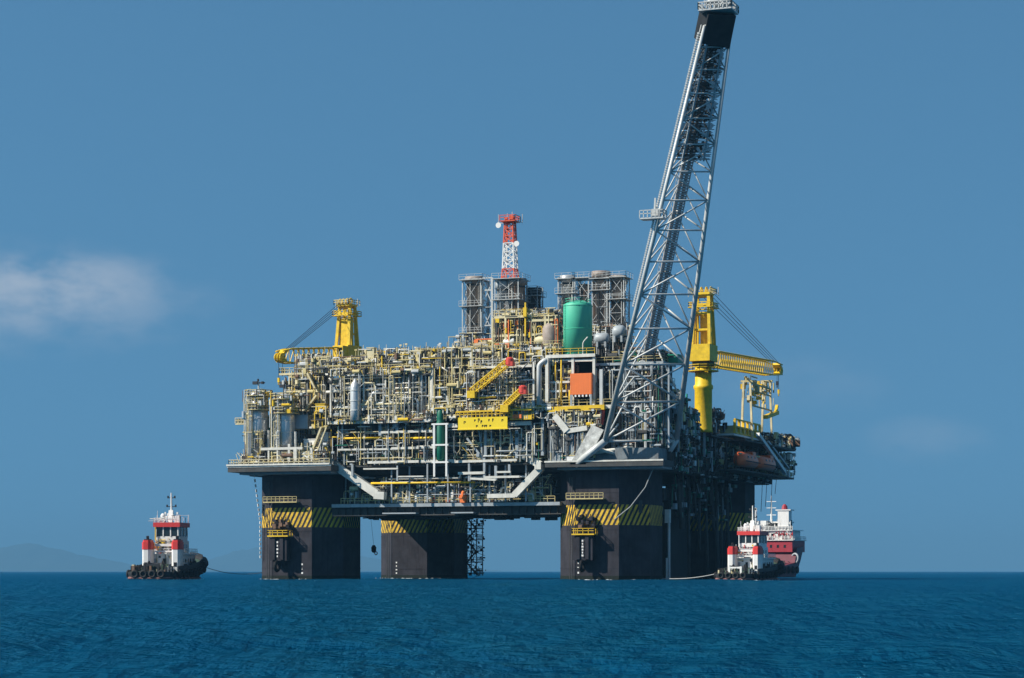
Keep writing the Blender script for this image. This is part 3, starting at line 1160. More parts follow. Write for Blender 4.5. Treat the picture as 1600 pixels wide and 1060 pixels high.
# ---- process module one (S-bend pipe and arched pipe loops)
ZA, ZB, ZC = 31.2, 41.0, 35.6
pm = thing('process_module', 'process module with arched grey pipe loops and an S-bend duct', 'process module', (fx(590), -40, ZA))
xa, xb = fx(512), fx(672)
storey(pm, xa, xb, -43.6, -33.6, ZA, th=.55)
storey(pm, xa, xb, -43.4, -33.6, ZB, th=.45, edge='cream')
storey(pm, xa + .3, fx(598), -42.6, -38.6, ZC + 2.9, th=.35, edge='steel_grey', rails=False, side=False)
storey(pm, fx(600), xb, -42.4, -38.6, ZC + .4, th=.3, edge='steel_white', rails=False, side=False)
posts(pm, [xa + .3, fx(530), fx(566), fx(600), xb - .2], -43.2, ZA, ZB - .7, .3)
posts(pm, [xa + .3, fx(566), fx(600), xb - .2], -36, ZA, ZB - .3, .38, 'steel_grey')
m = MB(); m.box(xa, xb, -35.0, -34.7, ZA, ZB - .3); m.build('dark_infill_wall', 'dark', pm)  # added backing, coloured dark for the deep shade inside the module
for (a, b) in ((601, 610), (606, 615)):
    pass
zt = fz(620, 584)
for (p0, p1, d, r) in ((606.5, 656, .0, .26), (611.5, 660.5, .5, .24), (617, 651.5, .9, .2)):
    pipe(pm, [(fx(p0), -42.9 + d, ZA), (fx(p0), -42.9 + d, zt - d * .4), (fx(p0) + 1.6, -42.2 + d, zt - d * .4 + .0), (fx(p0) + 1.6, -42.0 + d, ZA + 4)], r, 'galvanised')
    pipe(pm, [(fx(p1), -42.9 + d, ZA), (fx(p1), -42.9 + d, zt - d * .4), (fx(p1) - 1.6, -42.2 + d, zt - d * .4), (fx(p1) - 1.6, -42.0 + d, ZA + 4)], r, 'galvanised')
pipe(pm, [(fx(620.5), -43.1, ZA), (fx(620.5), -43.1, fz(630, 623)), (fx(650.5), -43.1, fz(630, 623)), (fx(650.5), -43.1, ZA)], .28, 'galvanised')
pipe(pm, [(fx(636), -43.0, fz(630, 623)), (fx(636), -43.0, fz(630, 584))], .17, 'galvanised')
for py in (598, 605.5, 613):
    m = MB(); m.tube((fx(614), -42.7, fz(630, py)), (fx(662), -42.7, fz(630, py)), .17, 8); m.build('pipe', 'steel_white', pm, smooth=True)
# S-bend duct
sb = [at(570, 635, Y=-43.0), at(577, 634, Y=-43), at(580, 625, Y=-43), at(583, 615, Y=-43), at(590, 612, Y=-43), at(598, 612, Y=-42)]
m = MB(); m.path(elbowed(sb, .4, 1.0, 4), .42, 10); m.build('duct_bend', 'silver_cladding', pm, smooth=True)
lines([(510, 613, 535, 611, .55), (535, 608, 556, 607, .9), (509, 585, 600, 583.5, .5), (514, 592, 600, 590, .35), (596, 633, 660, 631, .4), (570, 644, 600, 643, .4)], 'pipe', pm, 'steel_white', -42.8, 'tube')
lines([(517, 620, 517, 645, .45), (531, 590, 531, 604, .4), (536, 635, 536, 650, .5), (587, 560, 587, 580, .3)], 'pipe', pm, 'steel_white', -42.9, 'tube')
for (px0, px1, py, r, mt) in ((520, 545, 600, .9, 'cream'), (575, 600, 598, .8, 'cream'), (620, 648, 635, .55, 'galvanised'), (612, 655, 597, .6, 'yellow')):
    vessel_h(pm, fx(px0, -40), fx(px1, -40), -40.6, fz(px0, py, -40), r, mt)
m = MB()
clutter(m, xa, xb, -43.0, -36, ZA, ZA + 4.2, 300, PAL_MID, rnd)
clutter(m, xa, xb, -42.6, -36, ZA + 4, ZB - .4, 420, PAL_MID + PAL_DIM, rnd)
clutter(m, xa, fx(545), -43.0, -40, ZA, ZA + 5, 90, PAL_DIM, rnd)
clutter(m, fx(600), xb, -43.3, -41, ZA, ZA + 2.0, 130, PAL_TOP, rnd)
clutter(m, xa, xb, -44.1, -43.5, ZA, ZB, 90, ['cream', 'steel_white', 'galvanised', 'scaffold', 'shade_steel'], rnd, .8)
clutter(m, xa, xb, -44.0, -43.6, ZA - .6, ZA + 1.2, 150, PAL_TOP, rnd, .8)
clutter(m, xa, xb, -44.0, -43.5, ZB - .9, ZB + .8, 170, PAL_TOP, rnd, .8)
m.build('small_pipework', None, pm, kind='stuff')

# roof equipment of that module
rf = thing('roof_pipe_rack', 'crowded cream and yellow pipe rack on the roof of the S-bend module', 'pipe rack', (fx(590), -40, ZB))
m = MB()
clutter(m, fx(478, -42), fx(700, -42), -43.2, -36, ZB, ZB + 3.2, 900, PAL_TOP, rnd)
clutter(m, fx(560, -42), fx(760, -42), -42.5, -34, ZB + 2.0, ZB + 4.6, 480, PAL_TOP, rnd, .9)
clutter(m, fx(650, -42), fx(760, -42), -42.5, -34, ZB, ZB + 4.4, 480, PAL_TOP, rnd)
m.build('small_pipework', None, rf, kind='stuff')
m = MB()
for k in range(60):
    x, y = rnd.uniform(fx(480, -40), fx(740, -40)), rnd.uniform(-43, -30)
    h = ZB + rnd.uniform(3.8, 6.0)
    m.mat(rnd.choice(['scaffold', 'galvanised', 'steel_white', 'cream']))
    m.bar((x, y, ZB), (x, y, h), .09)
    if rnd.random() < .4:
        m.box(x - .25, x + .25, y - .1, y + .15, h - .3, h)
m.build('lamp_pole', None, rf, kind='stuff')
for (px, w, h, mt) in ((505, 2.0, 3.0, 'cream'), (513, 1.0, 2.4, 'white_paint'), (545, 1.6, 2.6, 'cream'), (580, 1.5, 4.6, 'cream'), (592, 1.0, 2.2, 'rust'), (570, .9, 2.9, 'stack_brown'), (612, 1.2, 2.4, 'galvanised'), (640, 1.6, 2.8, 'scaffold'), (655, .8, 3.4, 'cream'), (670, 2.0, 2.0, 'rust')):
    x = fx(px, -42)
    m = MB(); m.box(x - w / 2, x + w / 2, -42.4, -41, ZB, ZB + h); m.box(x - w / 2 - .1, x + w / 2 + .1, -42.5, -40.9, ZB + h, ZB + h + .15)
    m.build('machine_cabinet', mt, rf)
for (px0, px1, py, r, mt) in ((600, 632, 558, .7, 'cream'), (655, 690, 552, .8, 'scaffold'), (690, 725, 550, .7, 'cream')):
    vessel_h(rf, fx(px0, -39), fx(px1, -39), -39, ZB + 1.9, r, mt)
m = MB()
for k in range(7):
    x = fx(660 + k * 16, -42)
    m.bar((x, -42.8, ZB), (x, -42.8, ZB + 4), .14)
    m.bar((x, -42.8, ZB + 4), (x + 2, -42.8, ZB + 4), .1)
    m.bar((x, -42.8, ZB + 2), (x + 2, -42.8, ZB + 2), .1)
m.build('scaffold_frame', 'scaffold', rf, kind='stuff')

# ---- process module two (yellow sloping booms with red heads)
ZD, ZE, ZF_ = 33.4, 41.2, 44.6
p2 = thing('process_module', 'process module with a pale roof frame behind the sloping yellow booms', 'process module', (fx(770), -40, ZD))
xc, xd = fx(674), fx(872)
storey(p2, xc, xd, -43.7, -33.6, ZD, th=.65)
storey(p2, fx(736), fx(836), -43.2, -33.6, ZE, th=.45, rail_mat='galvanised')
storey(p2, fx(736), fx(872), -42.6, -33.6, ZF_, th=.5)
storey(p2, xc, fx(832), -42.0, -38.0, ZD + 5.6, th=.3, edge='steel_white', rails=False, side=False)
posts(p2, [fx(p) for p in (673, 677, 740, 790, 832)], -43.3, ZD, ZE - .5, .32)
posts(p2, [fx(p, -42.4) for p in (736, 758, 790, 812, 836, 852, 870)], -42.4, ZE, ZF_ - .5, .34)
m = MB(); m.box(xc, xd, -35.2, -34.8, ZD, ZF_ - .4); m.build('dark_infill_wall', 'dark', p2)  # added dark backing; interior shade is in its colour
lines([(735, 588, 830, 585, .35), (776, 596, 830, 594, .45), (776, 603, 812, 602, .35), (760, 614, 815, 612.5, .5), (700, 626, 740, 625.5, .3), (672, 612, 700, 625, .25), (686, 571, 706, 585, .3), (690, 612, 706, 626, .35), (794, 590, 806, 606, .4)], 'pipe', p2, 'steel_white', -42.9, 'tube')
pipe(p2, [at(842.5, 633, Y=-44), at(842.5, 570, Y=-44), at(852, 563, Y=-44), at(868, 561, Y=-42)], .5, 'galvanised', 'vent_pipe', 12, 1.6)
lines([(834, 566, 834, 633, .35), (855, 560, 855, 633, .6)], 'post', p2, 'steel_white', -43.8)
lines([(725, 592, 738, 612, .5), (724, 588, 730, 596, .6)], 'yellow_strut', p2, 'yellow', -43.0)
for (px0, px1, py, r, mt) in ((713, 734, 625, .9, 'shade_steel'), (746, 772, 618, .6, 'steel_grey'), (758, 776, 627, .5, 'yellow'), (780, 812, 584, .7, 'shade_steel'), (690, 720, 600, .8, 'cream'), (815, 835, 620, .8, 'shade_steel')):
    vessel_h(p2, fx(px0, -41), fx(px1, -41), -41.2, fz(px0, py, -41), r, mt)
m = MB()
clutter(m, xc, xd, -43.2, -36, ZD, ZE - .5, 620, PAL_MID + PAL_DIM, rnd)
clutter(m, xc, fx(735), -43.2, -38, ZD, ZE, 300, PAL_TOP + PAL_DIM, rnd)
clutter(m, fx(736), fx(860), -42.2, -36, ZE, ZF_ - .5, 240, PAL_MID, rnd)
clutter(m, xc, fx(860), -44.0, -42.6, ZD - 2.6, ZD - .5, 260, PAL_MID, rnd)
clutter(m, xc, fx(835), -44.1, -43.4, ZD, ZE + .6, 150, PAL_TOP, rnd, .8)
clutter(m, xc, xd, -44.3, -43.8, ZD - 1.2, ZD + 1.0, 170, PAL_TOP, rnd, .8)
clutter(m, fx(736), xd, -43.3, -42.4, ZE - .4, ZF_ + 1.0, 220, PAL_TOP, rnd, .8)
m.build('small_pipework', None, p2, kind='stuff')
lines([(798, 637, 852, 634.5, .4), (715, 645, 800, 641, .3), (735, 622.5, 775, 620.5, .35)], 'yellow_pipe', p2, 'yellow', -43.9, 'tube')
x0, x1 = fx(796), fx(832)
m = MB(); m.box(x0, x1, -43.9, -42.9, fz(810, 656), fz(810, 646)); rail(m, [(x0, -43.9, fz(810, 646)), (x1, -43.9, fz(810, 646))], 1.0, .8, .06); m.build('yellow_basket', 'yellow', p2)
x0, x1 = fx(801), fx(815)
m = MB(); m.box(x0, x1, -44.2, -43.9, fz(810, 654), fz(810, 648)); m.build('orange_locker', 'orange', p2)

# sloping yellow booms
def boom_arm(a, b, w, Y, label):
    t = thing('sloping_boom', label, 'boom', at(*a, Y=Y), 'sloping yellow booms')
    A, B = at(*a, Y=Y), at(*b, Y=Y - 1.5)
    d = (B - A).normalized()
    up = Vector((0, 1, 0)).cross(d).normalized()
    sid = Vector((0, 1, 0))
    ch = []
    for s1 in (-1, 1):
        for s2 in (-1, 1):
            o0 = up * (s1 * w / 2) + sid * (s2 * w / 2)
            m = MB(); m.bar(A + o0, B + o0, .17); m.build('chord', 'crane_yellow', t)
            ch.append((A + o0, B + o0))
    m = MB()
    k = 9
    for i in range(k):
        for (p, q) in ((0, 1), (1, 3), (3, 2), (2, 0)):
            a0, a1 = ch[p][0].lerp(ch[p][1], i / k), ch[q][0].lerp(ch[q][1], (i + 1) / k)
            m.bar(a0, a1, .12)
            m.bar(ch[p][0].lerp(ch[p][1], i / k), ch[q][0].lerp(ch[q][1], i / k), .1)
    m.build('bracing_lattice', 'crane_yellow', t)
    m = MB()
    c = B + d * .6
    m.lathe((c.x, c.y, c.z - .9), [(.4, 0), (.8, .2), (.8, 1.3), (.4, 1.6)], 12)
    m.box(c.x - .4, c.x + .8, c.y - .7, c.y + .7, c.z - 1.0, c.z - .2)
    m.build('red_head', 'red', t)
    m = MB(); m.box(A.x - .8, A.x + .8, A.y - .9, A.y + .9, A.z - 1.3, A.z + .1); m.build('foot', 'crane_yellow', t)


boom_arm((738, 612), (793, 567), 1.15, -44.2, 'longer yellow lattice boom sloping up to a red head above the yellow sign')
boom_arm((790, 634), (814, 611), .9, -44.6, 'shorter yellow lattice boom with a red head next to the tall vent pipe')

# yellow name board
sg = thing('name_board', 'bright yellow board with faded dark lettering on the front gallery rail', 'sign', at(755, 671, Y=-44.8))
m = MB(); m.box(fx(716, -44.8), fx(793, -44.8), -44.9, -44.65, fz(755, 671, -44.8), fz(755, 652, -44.8)); m.build('board', 'sign_yellow', sg)
m = MB(); m.box(fx(715, -44.8), fx(794, -44.8), -45.0, -44.6, fz(755, 671.5, -44.8), fz(755, 669.8, -44.8)); m.build('lower_edge', 'sign_yellow', sg)
m = MB()
r2 = random.Random(4)
zr1, zr2 = fz(755, 657, -44.8), fz(755, 666, -44.8)
for (px, z, h, w) in ((726, zr1 - .35, .5, .4), (742, zr1, .4, .3), (748, zr1, .75, .35), (752, zr1 - .3, .6, .3), (764, zr1, .45, .25), (770, zr1, .6, .25), (785, zr1 - .1, .45, .35),
                      (745, zr2, .4, .35), (754, zr2, .42, .3), (757.5, zr2, .42, .3), (760, zr2, .42, .22), (766, zr2, .35, .3)):
    x = fx(px, -44.9)
    m.box(x - w / 2, x - w / 2 + .13, -44.93, -44.9, z - h / 2, z + h / 2)
    m.box(x - w / 2, x + w / 2, -44.93, -44.9, z + h / 2 - .13, z + h / 2)
    m.box(x + w / 2 - .12, x + w / 2, -44.93, -44.9, z - .05, z + h / 2)
m.build('lettering', 'dark', sg)
m = MB(); rail(m, [(fx(712, -44.6), -44.5, fz(755, 652, -44.8)), (fx(800, -44.6), -44.5, fz(755, 652, -44.8))], 1.1, .8, .055); m.build('hand_rail', 'yellow', sg, kind='stuff')
m = MB(); m.bar((fx(712, -44.6), -44.4, fz(755, 643, -44.8)), (fx(830, -44.6), -44.4, fz(815, 640, -44.8)), .3); m.build('top_tube', 'yellow', sg)

# dark green standing vessel in a white frame
gv = thing('green_standing_vessel', 'slim dark green standing vessel inside a white frame near the yellow board', 'vessel', at(688, 722, Y=-43.6))
xg = fx(688.5, -43.6)
m = MB(); m.lathe((xg, -43.6, 0), [(.25, fz(688, 722, -43.6)), (.85, fz(688, 718, -43.6)), (.9, fz(688, 700, -43.6)), (.9, fz(688, 662, -43.6)), (.7, fz(688, 658, -43.6)), (.75, fz(688, 655, -43.6)), (.75, fz(688, 645, -43.6)), (.35, fz(688, 638, -43.6)), (.15, fz(688, 635, -43.6))], 16); m.build('shell', 'dark_green', gv, smooth=True)
for px in (679, 698):
    m = MB(); m.bar((fx(px, -44.3), -44.4, fz(688, 745, -44.3)), (fx(px, -44.3), -44.4, fz(688, 662, -44.3)), .35); m.build('frame_post', 'white_paint', gv)
for py in (663, 695.5, 722.5):
    m = MB(); m.bar((fx(675, -44.3), -44.4, fz(688, py, -44.3)), (fx(701, -44.3), -44.4, fz(688, py, -44.3)), .32); m.build('frame_rail', 'white_paint', gv)

# standing silver vessel in module one
sv = thing('silver_standing_vessel', 'shiny silver standing drum beside the S-bend duct', 'vessel', at(555, 648, Y=-43.9))
xs = fx(555, -43.9)
m = MB(); m.lathe((xs, -43.9, 0), [(1.0, ZA + .05), (1.0, fz(555, 640, -43.9)), (1.02, fz(555, 606, -43.9)), (.8, fz(555, 600, -43.9)), (.35, fz(555, 596, -43.9)), (.3, fz(555, 592, -43.9))], 18); m.build('shell', 'silver_cladding', sv, smooth=True)
for py in (612, 628, 643):
    m = MB(); m.lathe((xs, -43.9, fz(555, py, -43.9)), [(1.03, 0), (1.08, .05), (1.08, .2), (1.03, .25)], 18); m.build('band', 'galvanised', sv)

# ---- corner module with tank and orange container
p3 = thing('corner_module', 'corner process module of grey frames beneath the mint green tank', 'process module', (fx(930), -40, 25))
xe, xf = fx(856), 45.0
storey(p3, fx(852), fx(955), -43.4, -33.6, fz(890, 634), th=.7, edge='steel_white', side=False)
storey(p3, fx(852), fx(928), -43.4, -33.6, fz(890, 553.5), th=.6, side=False, rail_mat='yellow')
storey(p3, fx(926), xf, -41.6, -33.6, 41.2, th=.5, edge='steel_grey')
storey(p3, fx(930), xf, -41.6, -33.6, 37.4, th=.45, edge='steel_grey')
storey(p3, fx(930), xf, -41.6, -33.6, 33.2, th=.45, edge='steel_grey')
storey(p3, fx(930), xf, -41.6, -33.6, 28.6, th=.45, edge='steel_grey')
posts(p3, [fx(p) for p in (855.5, 893, 926)], -43.1, fz(890, 634), fz(890, 553.5) - .6, .5)
posts(p3, [fx(938)], -43.3, fz(890, 634), fz(938, 577), .6, 'galvanised')
posts(p3, [fx(p, -41.4) for p in (960, 990, 1020, 1045)], -41.4, 24.9, 40.7, .3, 'steel_grey')
lines([(858, 564.5, 926, 563, .45), (858, 598, 890, 597, .4), (858, 612, 890, 611, .4)], 'deck_beam', p3, 'steel_white', -43.0)
lines([(890, 610, 890, 636, .35), (877, 560, 877, 634, .3), (868, 570, 868, 596, .3)], 'yellow_pipe', p3, 'yellow', -43.2, 'tube')
lines([(856, 640.5, 945, 636.5, .95)], 'yellow_beam', p3, 'yellow', -43.9)
lines([(936, 640, 934, 676, .8), (942, 636, 940, 664, .8)], 'red_pipe', p3, 'red', -43.8, 'tube')
m = MB(); m.box(fx(852), fx(955), -35.5, -35.1, 31, fz(890, 555)); m.build('dark_infill_wall', 'dark', p3)  # dark backing added, standing for the shade under the tank
m = MB(); m.box(fx(930), xf - .4, -38.0, -34, 24.9, 40.9); m.build('dark_infill_wall', 'shade_steel', p3)  # dark infill added behind the frames at the boom
for (px0, px1, py, r, mt) in ((860, 885, 590, 1.0, 'shade_steel'), (860, 886, 622, 1.0, 'dark'), (862, 884, 604, .8, 'yellow')):
    vessel_h(p3, fx(px0, -41), fx(px1, -41), -41.0, fz(px0, py, -41), r, mt)
m = MB()
clutter(m, fx(857), fx(890), -43.0, -37, fz(890, 633), fz(890, 556), 190, PAL_TOP + PAL_DIM + ['yellow'] * 6, rnd)
clutter(m, fx(925), fx(955), -43.0, -37, fz(890, 633), fz(890, 575), 90, PAL_DIM, rnd)
clutter(m, fx(857), fx(930), -43.4, -40, fz(890, 660), fz(890, 640), 160, PAL_MID, rnd)
clutter(m, fx(930), xf, -41.9, -38.2, 25, 41, 1300, PAL_DARK, rnd)
clutter(m, fx(945), xf - 1, -41.4, -38.2, 29, 34, 120, PAL_DARK + PAL_MID, rnd)
clutter(m, fx(930), xf, -41, -34, 41.2, 44.0, 260, PAL_DARK, rnd)
for (px, py) in ((875, 655), (895, 652), (915, 652)):
    m.mat('steel_white'); q = at(px, py, Y=-43.6)
    m.path(elbowed([q + Vector((0, 0, 1.5)), q + Vector((0, 0, -1)), q + Vector((2.0, 0, -1)), q + Vector((2.0, 0, 1.5))], .12, .5, 3), .14, 6)
clutter(m, fx(857), fx(932), -44.8, -44.1, 22.7, 31.0, 110, PAL_MID + PAL_DIM, rnd, .8)
clutter(m, fx(857), fx(940), -44.8, -43.6, fz(890, 668), fz(890, 640), 220, PAL_MID + PAL_DIM, rnd, .8)
m.build('small_pipework', None, p3, kind='stuff')

tk = thing('green_tank', 'tall mint green cylindrical tank standing on a white frame', 'tank', at(903, 553, Y=-40.2))
xt = fx(903, -40.2); z0 = fz(890, 553.5) + .02; z1 = fz(903, 476, -40.2)
m = MB(); m.lathe((xt, -40.2, 0), [(2.75, z0), (2.75, z1 - .3), (2.65, z1), (1.8, z1 + .45), (.6, z1 + .62)], 40); m.build('shell', 'tank_green', tk, smooth=True)
for zz in (z0 + (z1 - z0) * .5, z1 - .45, z0 + .15):
    m = MB(); m.lathe((xt, -40.2, zz), [(2.76, 0), (2.82, .03), (2.82, .13), (2.76, .16)], 40); m.build('stiffening_ring', 'tank_green', tk)
m = MB(); rail(m, [(xt + 2.5 * math.cos(a), -40.2 + 2.5 * math.sin(a), z1) for a in np.linspace(0, 6.283, 13)], 1.0, 5, .035); m.build('top_rail', 'tank_green', tk, kind='stuff')
m = MB(); m.path(elbowed([(xt + 2.0, -43.2, z0), (xt + 2.0, -43.2, z0 + 2.2), (xt + 2.9, -43.0, z0 + 3.2)], .12, .5), .12, 6); m.build('vent_pipe', 'steel_white', tk)
m = MB()
for k in range(20):
    m.bar((xt - 2.3, -42.0, z0 + k * .5), (xt - 1.85, -42.35, z0 + k * .5), .05)
m.bar((xt - 2.3, -42.05, z0), (xt - 2.3, -42.05, z1), .06); m.bar((xt - 1.85, -42.4, z0), (xt - 1.85, -42.4, z1), .06)
m.build('ladder', 'tank_green', tk)

oc = thing('orange_container', 'square bright orange container on dark legs below the green tank', 'container', at(908, 632, Y=-44.2))
a, b = at(891, 617, Y=-44.2), at(924, 583, Y=-44.2)
zf = fz(890, 634)
m = MB(); m.box(a.x, b.x, -44.2, -40.0, a.z, b.z); m.build('body', 'orange', oc)
m = MB()
for k in range(9):
    x = a.x + .2 + k * (b.x - a.x - .4) / 8
    m.box(x - .05, x + .05, -44.212, -44.2, a.z + .25, b.z - .25)
m.build('panel_rib', 'orange', oc)
for x in (a.x + .15, b.x - .15):
    for y in (-44.0, -40.2):
        m = MB(); m.bar((x, y, zf), (x, y, a.z), .35); m.build('leg', 'steel_grey', oc)
m = MB()
for k in range(6):
    x = a.x + .3 + k * (b.x - a.x - .6) / 5
    m.box(x - .16, x + .16, -44.15, -43.9, a.z - .45, a.z)
m.build('skid_foot', 'white_paint', oc)

# green cabins behind the flare boom
for (px0, px1, py0, py1, lab) in ((985, 1010, 577, 556, 'small green cabin on the roof behind the flare boom, nearer the green tank'), (1028, 1062, 577, 556, 'wider green cabin on the roof behind the flare boom, nearer the yellow crane')):
    a, b = at(px0, py0, Y=-37), at(px1, py1, Y=-37)
    gc = thing('green_cabin', lab, 'cabin', (a.x, -37, 41.2), 'green cabins')
    m = MB(); m.box(a.x, b.x, -38, -34.5, 41.2, b.z); m.build('wall', 'box_green', gc)
    m = MB(); m.box(a.x - .15, b.x + .15, -38.15, -34.4, b.z, b.z + .2); m.build('roof', 'box_green', gc)
    for k in range(2):
        x = a.x + (b.x - a.x) * (.3 + .4 * k)
        m = MB(); m.box(x - .4, x + .4, -38.05, -38.0, 42.2, 43.1); m.build('window', 'glass_dark', gc)

# ---- long connected pipe runs across the module fronts
rp = random.Random(64)
for (t, x0, x1, z0, z1, n) in ((pm, fx(514), fx(670), ZA + .6, ZB - .8, 16), (p2, fx(676), fx(835), ZD + .5, ZE - .8, 14), (belt, fx(520), fx(845), 23.0, 30.4, 14), (p3, fx(935), 44.5, 25.5, 40.5, 12), (low, fx(580), fx(840), 15.8, 20.2, 8)):
    yb = {'process_module': -43.7, 'process_module.001': -43.8, 'main_deck_gallery': -42.9, 'corner_module': -42.0, 'lower_deck_machinery': -40.9}[t.name]
    for k in range(n):
        L = rp.uniform(4, min(16, x1 - x0))
        xa_ = rp.uniform(x0, x1 - L)
        z = rp.uniform(z0, z1)
        r = rp.choice([.09, .11, .14, .18, .22])
        y = yb + rp.uniform(0, 1.2)
        pts = [(xa_, y + .9, z), (xa_, y, z), (xa_ + L, y, z)]
        if rp.random() < .7:
            pts.append((xa_ + L, y, max(z0 - .5, min(z1 + .5, z + rp.choice([-1, 1]) * rp.uniform(1.5, 5)))))
        if rp.random() < .5:
            xm, dz = xa_ + L * rp.uniform(.3, .7), rp.uniform(.5, 1.4)
            pts[2:2] = [(xm, y, z), (xm, y, z + dz), (xm + 1.2, y, z + dz), (xm + 1.2, y, z)] if xm + 1.2 < xa_ + L else []
        pipe(t, pts, r, rp.choice(['galvanised', 'steel_white', 'cream', 'cream', 'steel_grey', 'galvanised'] if t is not p3 else ['steel_grey', 'galvanised', 'shade_steel']), 'pipe_run', 6)
# ---- corner with the two tall columns
lc = thing('corner_stair_module', 'crowded stair and scaffold block above the corner column behind the twin tall vessels', 'stair block', (-32, -36, 22.5))
YL = -37.0
xl0, xl1 = fx(440, YL), fx(512, YL)
m = MB(); m.box(fx(470, YL), fx(514, YL), -34.6, -33.6, 22.5, 40.2); m.build('dark_infill_wall', 'shade_steel', lc)  # dark backing added behind the stairs
for k, (z, p0) in enumerate(((26.0, 455), (30.4, 452), (34.2, 452), (38.0, 448), (41.6, 440))):
    m = MB(); m.box(fx(p0, YL), xl1, YL - 1.0, -33.6, z - .2, z); m.build('deck_plate', 'shade_steel', lc)
    m = MB(); m.bar((fx(p0, YL), YL - 1.1, z - .2), (xl1, YL - 1.1, z - .2), .2, .4); m.build('deck_beam', 'cream', lc)
    m = MB(); rail(m, [(fx(p0, YL), -34, z), (fx(p0, YL), YL - 1, z), (xl1, YL - 1, z)], 1.1, 1.2, .05); m.build('hand_rail', 'scaffold', lc, kind='stuff')
for px in (455, 470, 486, 500):
    posts(lc, [fx(px, YL)], YL - .8, 22.5, 41.5, .32, 'steel_white')
for k in range(4):
    a, b = at(505 - k * 14 % 30, 715 - k * 36, Y=YL - 1.8), at(475 + k * 10 % 25, 690 - k * 36, Y=YL - 1.8)
    m = MB(); m.bar(a, b, .8, .35); m.build('stair_flight', 'cream', lc)
m = MB(); m.bar(at(487, 710, Y=-42.5), at(503, 668, Y=-42.5), 1.0, .35); m.bar(at(493, 712, Y=-43), at(510, 668, Y=-43), .25); m.build('stair_flight', 'cream', lc)
m = MB()
clutter(m, fx(448, YL), xl1, YL - 1.0, -34, 22.6, 31, 500, PAL_TOP + PAL_DIM, rnd)
clutter(m, fx(446, YL), xl1, YL - 1.2, -34, 30, 42, 900, PAL_TOP + PAL_DIM, rnd)
clutter(m, fx(462, YL), xl1, YL - 1.2, -34, 40, 45.5, 300, PAL_TOP, rnd)
clutter(m, fx(466, -42), fx(514, -42), -43, -38, 22.6, 27.5, 240, PAL_MID + ['cream'] * 6, rnd)
clutter(m, fx(488, -42), fx(514, -42), -43, -38, 30.0, 34.5, 120, PAL_TOP + ['yellow'] * 6, rnd)
m.build('small_pipework', None, lc, kind='stuff')
for (px, py, w, h, mt) in ((484, 695, 2.6, 2.0, 'white_paint'), (507, 690, 1.6, 3.4, 'white_paint'), (470, 660, 3.0, 2.6, 'steel_grey'), (500, 640, 2.0, 2.0, 'yellow')):
    q = at(px, py, Y=-41.6)
    m = MB(); m.box(q.x - w / 2, q.x + w / 2, -41.6, -39.6, q.z - h / 2, q.z + h / 2); m.box(q.x - w / 2 - .1, q.x + w / 2 + .1, -41.7, -39.5, q.z + h / 2, q.z + h / 2 + .15); m.build('machine_cabinet', mt, lc)

# deck equipment at the corner, railings and frames
cd_ = thing('corner_deck_rail', 'pale railing and pipe frames along the overhanging corner deck', 'railing', (-34, -45.5, 22.6))
m = MB()
rail(m, [(-44.0, -38, 22.6), (-44.0, -45.9, 22.6), (-22, -45.9, 22.6)], 1.25, 1.1, .06)
m.build('hand_rail', 'cream', cd_, kind='stuff')
lines([(408, 702, 473, 700.5, .5), (452, 694, 452, 722, .45), (462, 701, 462, 722, .7), (434, 702, 434, 722, .35), (420, 702, 420, 722, .35), (474, 708, 486, 724, .4), (486, 708, 474, 724, .35), (487, 700, 487, 724, .35)], 'frame_bar', cd_, 'steel_white', -45.2)
m = MB()
clutter(m, fx(372, -44.5), fx(510, -44.5), -45.4, -42, 22.6, 25.4, 330, PAL_TOP, rnd)
clutter(m, fx(380, -44), fx(412, -44), -44.8, -41, 25, 30, 130, PAL_TOP, rnd)
m.build('small_pipework', None, cd_, kind='stuff')
m = MB()
q = at(378, 662, Y=-43.0)
m.box(q.x - 1.2, q.x + 2.2, -43.6, -42.4, q.z - .25, q.z); rail(m, [(q.x - 1.2, -43.6, q.z), (q.x + 2.2, -43.6, q.z)], 1.1, .7, .06); m.box(q.x - 1.1, q.x + .2, -43.4, -42.6, q.z, q.z + .9)
m.build('side_platform', 'cream', cd_)
m = MB(); m.box(-44.4, -21.8, -46.3, -46.15, 22.62, 22.95); m.build('toe_beam', 'steel_white', cd_)


